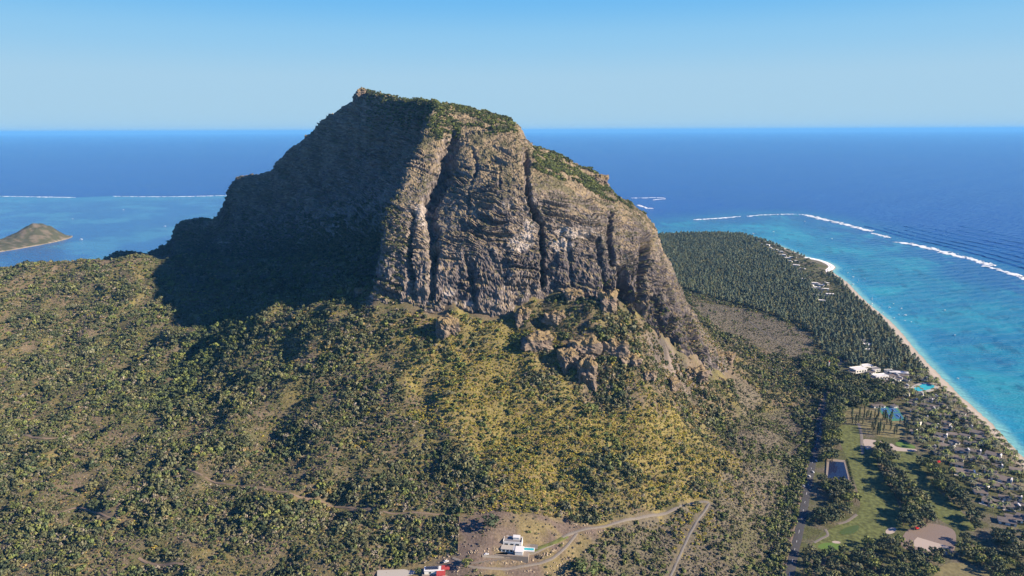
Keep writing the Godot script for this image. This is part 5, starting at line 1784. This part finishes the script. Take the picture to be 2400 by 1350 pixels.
func red_house() -> void:
	var p := spot(1022, 1345)
	var t := thing("red_roofed_house", "house with bright red roof and a row of solar panels", "house", Vector3(p.x, p.y + 0.4, p.z), 0.06)
	built.append([p, 15.0])
	block(t, "foundation", Vector3(0, -2.4, 0), Vector3(24, 5, 15), "stone_wall")
	block(t, "wall", Vector3(-1.5, 1.7, -2), Vector3(17, 3.4, 6), "white_wall")
	block(t, "flat_roof", Vector3(-1.5, 3.52, -2), Vector3(17.6, 0.22, 6.6), "white_roof")
	block(t, "annex_wall", Vector3(4.5, 1.7, 3.4), Vector3(6, 3.4, 7), "white_wall")
	var r := obj("roof", roof_mesh(8.0, 6.4, 3.45, 1.9, 0.2), mats["red_roof"], t)
	r.position = Vector3(4.5, 0, 3.6)
	r.rotation.y = PI / 2
	var r2 := obj("roof", roof_mesh(5.0, 6.0, 3.7, 1.7, 0.2), mats["red_roof"], t)
	r2.position = Vector3(8.2, 0.1, -2.6)
	r2.rotation.y = PI / 2
	for k in 10:
		for j in 2:
			var o := obj("solar_panel", boxes([[Vector3.ZERO, Vector3(1.02, 0.06, 1.8)]]), mats["solar"], t)
			o.position = Vector3(-8.4 + k * 1.12, 4.0 + (0.32 if j == 0 else 0.0), -3.2 + j * 1.9)
			o.rotation.x = 0.17
	block(t, "window", Vector3(2.6, 1.6, 6.95), Vector3(1.6, 1.5, 0.12), "dark_glass")
	block(t, "window", Vector3(-5.0, 1.6, 1.05), Vector3(2.0, 1.5, 0.12), "dark_glass")
	var q := lot(draped([[884, 1336], [972, 1331], [975, 1345], [884, 1375]]), 0.0)
	var a := spot(925, 1342)
	var f := obj("forecourt", q, mats["pale_paving"])
	f.position.y = a.y + 1.3
	tag(f, "pale gravel forecourt left of the red roofed house", "forecourt", "", "structure")

func crag_mesh(seed_: int, s: Vector3) -> ArrayMesh:
	var f := FastNoiseLite.new()
	f.seed = seed_
	f.frequency = 1.0
	f.fractal_octaves = 4
	var g := FastNoiseLite.new()
	g.seed = seed_ + 5
	g.frequency = 1.0
	g.noise_type = FastNoiseLite.TYPE_CELLULAR
	g.cellular_return_type = FastNoiseLite.RETURN_CELL_VALUE
	var nx := 56
	var ny := 36
	var pos := PackedVector3Array()
	var col := PackedColorArray()
	for j in ny:
		for i in nx:
			var a := -TAU * i / (nx - 1)
			var b := -PI * 0.5 + PI * j / (ny - 1)
			var d := Vector3(cos(a) * cos(b), sin(b), sin(a) * cos(b))
			# between a ball and a block
			var m := maxf(absf(d.x), maxf(absf(d.y), absf(d.z)))
			var p := d * lerpf(1.0, 0.86 / m, 0.5)
			p *= s * (1.0 + 0.38 * f.get_noise_3dv(d * 1.1))
			var big := g.get_noise_3d(p.x / 13.0, p.y / 16.0, p.z / 13.0) * 4.5
			p += d * (big + g.get_noise_3d(p.x / 5.0, p.y / 6.0, p.z / 5.0) * 0.8 + f.get_noise_3dv(p / 6.0) * 1.2)
			pos.append(p)
			var w := f.get_noise_3dv(p / 9.0)
			var c := Color(0.22, 0.17, 0.14).lerp(Color(0.32, 0.25, 0.19), smoothstep(-0.2, 0.4, w)).lerp(Color(0.11, 0.095, 0.09), smoothstep(0.1, 0.4, f.get_noise_3d(p.x / 4.0, p.y / 30.0, p.z / 4.0)) * 0.7)
			if d.y > 0.55: c = c.lerp(Color(0.30, 0.22, 0.10), 0.6)
			c.a = 1.0
			col.append(c)
	return sheet(pos, nx, ny, col, PackedByteArray(), true)
func crags() -> void:
	for a in [
		[1052, 778, Vector3(15, 19, 12), 0.3, 1, "dark rock block standing alone in the yellow scrub below the cliff"],
		[1262, 806, Vector3(21, 13, 13), 0.2, 2, "broad grassy crag left of the pale rock slab"],
		[1330, 850, Vector3(13, 17, 12), 0.5, 3, "dark crag leaning against the lowest pointed rock"],
		[1376, 880, Vector3(12, 21, 10), -0.2, 4, "lowest pointed rock above the yellow slope"],
		[1372, 822, Vector3(20, 16, 9), 0.15, 5, "pale upright rock slab with vertical streaks"],
		[1440, 822, Vector3(18, 13, 9), -0.2, 6, "pale rounded slab right of the streaked slab"],
		[1225, 745, Vector3(10, 12, 9), 0.2, 15, "dark rock step at the left side of the shoulder"],
		[1345, 700, Vector3(13, 10, 9), 0.1, 16, "rock rib high on the shoulder under the cliff"],
		[1425, 715, Vector3(12, 17, 10), 0.3, 17, "upright rock rib where the shoulder meets the cliff"],
		[1300, 745, Vector3(14, 9, 9), -0.2, 18, "low rock band across the middle of the shoulder"],
		[1480, 850, Vector3(14, 10, 9), 0.3, 19, "grassy rock step below the right-hand cliff"],
		[1570, 905, Vector3(13, 8, 9), 0.5, 20, "broken rock step low on the right slope"],
		[1652, 785, Vector3(5, 13, 6), 0.1, 7, "thin rock pinnacle on the right skyline of the mountain"],
		[1672, 850, Vector3(15, 16, 12), 0.4, 8, "rounded buff knob at the right foot of the mountain"],
		[1700, 845, Vector3(13, 12, 12), 0.9, 9, "outermost buff knob at the right foot of the mountain"],
		[1625, 880, Vector3(18, 11, 10), 0.1, 10, "low dark crag under the right-hand cleft"],
		[1520, 880, Vector3(9, 7, 7), 0.2, 11, "small dark rock in the scrub below the right cliff"],
		[846, 688, Vector3(9, 7, 7), 0.1, 12, "small sunlit rock at the tip of the mountain's shadow"],
		[1408, 425, Vector3(13, 13, 12), 0.2, 13, "dark block on the right skyline slope"],
		[846, 216, Vector3(11, 11, 10), 0.2, 14, "bare grey rock head at the very summit"]]:
		var p := spot(a[0], a[1])
		if a[1] < 300: p = away(a[0], a[1] + 4, 1690.0)
		elif a[1] < 500: p = away(a[0], a[1] + 4, 1150.0)
		var o := obj("rock_outcrop", crag_mesh(900 + a[4], a[2]), mats["basalt"])
		o.position = p + Vector3(0, a[2].y * 0.1, 0)
		o.rotation.y = a[3]
		tag(o, a[5], "rock", "crags round the mountain")

func rubble() -> void:
	# stones piled along the drive and on the terraces of the plot
	rng.seed = 66
	var mm := MultiMesh.new()
	mm.transform_format = MultiMesh.TRANSFORM_3D
	mm.use_colors = true
	mm.mesh = crag_small()
	var list := []
	for l in [[[1270, 1300], [1335, 1270], 40, 6.0], [[1345, 1232], [1400, 1238], 50, 5.0], [[1240, 1312], [1300, 1290], 60, 5.0], [[1365, 1250], [1420, 1240], 20, 2.0], [[1020, 1312], [1075, 1303], 40, 4.0], [[1080, 1336], [1300, 1330], 70, 5.0], [[1130, 1312], [1230, 1316], 40, 3.0], [[1100, 1296], [1180, 1286], 30, 2.0], [[1300, 1318], [1340, 1306], 30, 4.0]]:
		for k in l[2]:
			var t := rng.randf()
			var p := spot(lerpf(l[0][0], l[1][0], t), lerpf(l[0][1], l[1][1], t))
			p += Vector3(rng.randf_range(-1, 1) * l[3], 0, rng.randf_range(-1, 1) * l[3])
			if on_track(p.x, p.z): continue
			p.y = th(p.x, p.z) + 0.1
			list.append(p)
	mm.instance_count = list.size()
	for k in list.size():
		mm.set_instance_transform(k, Transform3D(Basis.from_euler(Vector3(rng.randf() * 6, rng.randf() * 6, 0)).scaled(Vector3.ONE * rng.randf_range(0.35, 1.0)), list[k]))
		var c := Color(0.36, 0.29, 0.19).lerp(Color(0.24, 0.19, 0.15), rng.randf())
		mm.set_instance_color(k, c)
	var o := MultiMeshInstance3D.new()
	o.name = "loose_rocks"
	o.multimesh = mm
	o.material_override = mat("rubble", Color(1, 1, 1), 0.95, true)
	add_child(o)
	tag(o, "buff stones piled along the drive and terraces round the white house", "rocks", "", "stuff")
func crag_small() -> ArrayMesh:
	var s := SphereMesh.new()
	s.radius = 1.0
	s.height = 1.6
	s.radial_segments = 7
	s.rings = 4
	var a := s.get_mesh_arrays()
	var v: PackedVector3Array = a[Mesh.ARRAY_VERTEX]
	for k in v.size(): v[k] *= 1.0 + 0.5 * nb.get_noise_3dv(v[k] * 60.0)
	a[Mesh.ARRAY_VERTEX] = v
	var m := ArrayMesh.new()
	m.add_surface_from_arrays(Mesh.PRIMITIVE_TRIANGLES, a)
	return m

func boat_hull() -> ArrayMesh:
	var st := tool()
	var ribs := [[-3.6, 0.95, 0.75], [-2.0, 1.15, 0.75], [0.5, 1.15, 0.8], [2.4, 0.8, 0.95], [3.9, 0.05, 1.2]]
	for k in ribs.size() - 1:
		var a = ribs[k]
		var b = ribs[k + 1]
		for s in [-1.0, 1.0]:
			var q := [Vector3(a[0], a[2], s * a[1]), Vector3(b[0], b[2], s * b[1]), Vector3(b[0], -0.3, s * b[1] * 0.45), Vector3(a[0], -0.3, s * a[1] * 0.45)]
			for e in [0, 1, 2, 0, 2, 3]:
				st.set_normal(Vector3(0, 0.35, s).normalized())
				st.add_vertex(q[e])
		var d := [Vector3(a[0], a[2] - 0.15, -a[1]), Vector3(b[0], b[2] - 0.15, -b[1]), Vector3(b[0], b[2] - 0.15, b[1]), Vector3(a[0], a[2] - 0.15, a[1])]
		for e in [0, 1, 2, 0, 2, 3]:
			st.set_normal(Vector3.UP)
			st.add_vertex(d[e])
	box(st, Vector3(-3.6, 0.2, 0), Vector3(0.1, 1.0, 1.7))
	return done(st)
func boats() -> void:
	var hull := boat_hull()
	var awning := boxes([[Vector3(-1.6, 2.0, 0), Vector3(2.4, 0.08, 1.9)]])
	var post := boxes([[Vector3(-2.7, 1.4, 0), Vector3(0.07, 1.2, 0.07)]])
	var near := [[2044, 702], [2044, 713], [2043, 717], [2067, 716], [2062, 721], [2094, 713], [2086, 722], [2113, 724], [2070, 733], [2068, 736], [2107, 738], [2123, 740], [2096, 746], [2121, 752], [2136, 755], [2215, 728], [2000, 650], [2012, 658], [2010, 663], [2027, 655], [2000, 667], [1957, 647], [1987, 640], [1998, 632], [2044, 698], [1954, 634], [2238, 787], [2246, 888], [1950, 560], [1813, 544], [1766, 549], [1886, 520]]
	var far := [[290, 492], [171, 513], [388, 531], [192, 562]]
	var n := 0
	for s in near + far:
		var p := level(s[0], s[1], 0.0)
		var where := "moored off the beach" if n < 16 or n == 24 else ("moored off the sand spit" if n < 26 else ("alone in the near lagoon" if n < 28 else ("near the far reef" if n < 32 else "far out in the left lagoon")))
		var t := thing("motorboat", "small white motorboat " + where, "boat", p, 0.5 + 0.5 * sin(n * 2.7), "boats " + where)
		var k := 1.0 + 0.35 * sin(n * 1.3) + (0.7 if n >= 28 else 0.0)
		t.scale = Vector3.ONE * k
		obj("hull", hull, mats["white_paint"], t)
		obj("cabin", boxes([[Vector3(0.3, 1.25, 0), Vector3(2.0, 0.9, 1.5)]]), mats["white_paint" if n % 3 > 0 else "grey_paint"], t)
		var aw := obj("awning", awning, mats["white_paint"], t)
		for z in [-0.8, 0.8]:
			var post_ := obj("post", post, mats["grey_paint"], aw)
			post_.position.z = z
		n += 1

func car(p: Vector3, turn: float, paint: String, label: String) -> void:
	var t := thing("car", label, "car", p, turn, "cars on and beside the coast road")
	var st := tool()
	prism(st, [[-2.1, -0.88], [2.1, -0.88], [2.2, 0.0], [2.1, 0.88], [-2.1, 0.88], [-2.2, 0.0]], 0.32, 0.92)
	obj("body", done(st), mats[paint], t)
	obj("cabin", boxes([[Vector3(-0.15, 1.12, 0), Vector3(2.2, 0.5, 1.5)]]), mats["dark_glass"], t)
	obj("roof", boxes([[Vector3(-0.2, 1.41, 0), Vector3(1.7, 0.1, 1.45)]]), mats[paint], t)
	for x in [-1.35, 1.35]:
		for z in [-0.8, 0.8]:
			var w := CylinderMesh.new()
			w.top_radius = 0.33
			w.bottom_radius = 0.33
			w.height = 0.24
			w.radial_segments = 10
			w.rings = 1
			var o := obj("wheel", w, mats["tyre"], t)
			o.position = Vector3(x, 0.33, z)
			o.rotation.x = PI / 2
			var hub := CylinderMesh.new()
			hub.top_radius = 0.18
			hub.bottom_radius = 0.18
			hub.height = 0.27
			hub.radial_segments = 8
			hub.rings = 1
			obj("rim", hub, mats["grey_paint"], o)
func cars() -> void:
	var i := 0
	for a in [[1911, 1052, "red_paint", 6.1, "red car parked at the roadside"], [1913, 1081, "white_paint", 6.02, "white car parked among the roadside trees"], [1923, 1013, "grey_paint", 6.1, "grey car on the shaded stretch of road"], [1906, 1107, "white_paint", 6.1, "white car on the road beside the reservoir"], [1884, 1140, "grey_paint", 6.02, "dark grey car on the verge below the reservoir"], [1897, 1117, "white_paint", 6.1, "white car passing the shaded bend"]]:
		car(level(a[0], a[1], a[3]), PI / 2 - 0.12 + 0.05 * i, a[2], a[4])
		i += 1
	car(spot(1140, 1301) + Vector3(0, 0.35, 0), 0.2, "white_paint", "white car parked on the forecourt left of the white house")
	car(spot(1046, 1318) + Vector3(0, 0.35, 0), 0.4, "white_paint", "white pickup standing above the red roofed house")
	var p := level(2149, 1240, 6.1)
	var t := thing("excavator", "small dark red digger parked on the dirt lot", "excavator", p, 0.3)
	block(t, "chassis", Vector3(0, 0.5, 0), Vector3(4.6, 1.0, 2.6), "tyre")
	block(t, "body", Vector3(-0.3, 1.7, 0), Vector3(3.4, 1.4, 2.4), "red_paint")
	block(t, "cab", Vector3(0.8, 2.6, 0.5), Vector3(1.4, 1.4, 1.2), "dark_glass")
	block(t, "arm", Vector3(3.2, 2.4, -0.4), Vector3(4.0, 0.4, 0.4), "red_paint")
	var q := level(2198, 1084, 6.1)
	var u := thing("van", "red van on the lane between villas and the tree belt", "van", q, 0.2)
	block(u, "body", Vector3(0, 1.2, 0), Vector3(5.4, 1.9, 2.0), "red_paint")
	block(u, "windscreen", Vector3(2.55, 1.6, 0), Vector3(0.4, 0.8, 1.8), "dark_glass")
	for x in [-1.7, 1.7]: block(u, "wheel", Vector3(x, 0.35, 0), Vector3(0.7, 0.7, 2.1), "tyre")

func clear_sky(exposure: float) -> ImageTexture:
	# cloudless air: pale over the horizon, deepening to blue overhead; the same all the way round
	var stops := [[0.0, Color8(172, 208, 229)], [4.0, Color8(169, 208, 233)], [7.0, Color8(146, 201, 238)], [10.0, Color8(113, 187, 241)], [20.0, Color8(70, 150, 230)], [45.0, Color8(36, 100, 206)], [90.0, Color8(22, 72, 186)]]
	var img := Image.create(1024, 512, false, Image.FORMAT_RGBF)
	for y in 512:
		var up := maxf(90.0 - (y + 0.5) / 512.0 * 180.0, 0.0)
		var k := 0
		while k < stops.size() - 2 and stops[k + 1][0] < up: k += 1
		var t: float = smoothstep(0.0, 1.0, (up - stops[k][0]) / (stops[k + 1][0] - stops[k][0])) * 0.4 + 0.6 * (up - stops[k][0]) / (stops[k + 1][0] - stops[k][0])
		var c: Color = stops[k][1].lerp(stops[k + 1][1], t)
		c = c.srgb_to_linear() / exposure
		img.fill_rect(Rect2i(0, y, 1024, 1), Color(c.r, c.g, c.b))
	return ImageTexture.create_from_image(img)

func _ready() -> void:
	rng.seed = 2024
	# camera
	cam = Camera3D.new()
	cam.name = "camera"
	cam.fov = rad_to_deg(2.0 * atan(675.0 / 1600.0))
	cam.near = 1.0
	cam.far = 400000.0
	view = Basis(Vector3.RIGHT, -deg_to_rad(13.0)) * Basis(Vector3.BACK, deg_to_rad(-0.22))
	cam.transform = Transform3D(view, Vector3(0, EYE, 0))
	add_child(cam)
	# sky
	var env := Environment.new()
	env.background_mode = Environment.BG_SKY
	var sky := Sky.new()
	var sm := PanoramaSkyMaterial.new()
	sm.panorama = clear_sky(2.6)
	sky.sky_material = sm
	env.sky = sky
	env.tonemap_mode = Environment.TONE_MAPPER_LINEAR
	env.tonemap_exposure = 2.6
	env.sdfgi_enabled = true
	env.ssao_enabled = true
	env.ssil_enabled = true
	env.fog_enabled = true
	env.fog_density = 0.000022
	env.fog_light_color = Color(0.44, 0.74, 1.0)
	var we := WorldEnvironment.new()
	we.name = "world_environment"
	we.environment = env
	add_child(we)
	# sun: from the right and a little behind the drone
	var sun := DirectionalLight3D.new()
	sun.name = "sun"
	sun.light_energy = 1.6
	sun.light_color = Color(1.0, 0.93, 0.82)
	sun.light_angular_distance = 0.5
	sun.shadow_enabled = true
	add_child(sun)
	var e := deg_to_rad(26.5)
	var az := deg_to_rad(16.0)
	sun.look_at_from_position(Vector3.ZERO, Vector3(-cos(e) * cos(az), -sin(e), -cos(e) * sin(az)), Vector3.UP)

	for a in [[na, 3, 0.0065, 3], [nb, 7, 0.011, 4], [nc, 13, 0.03, 4]]:
		a[0].seed = a[1]
		a[0].frequency = a[2]
		a[0].fractal_octaves = a[3]
		a[0].noise_type = FastNoiseLite.TYPE_SIMPLEX_SMOOTH
	build_terrain()
	build_mountain()
	make_zones()
	build_tracks()
	build_ground()
	build_sea()
	build_surf()
	build_swell()
	build_beach()
	build_islet()
	build_places()
	scatter_slopes()
	scatter_tufts()
	scatter_mountain()
	scatter_plain()
	grow()
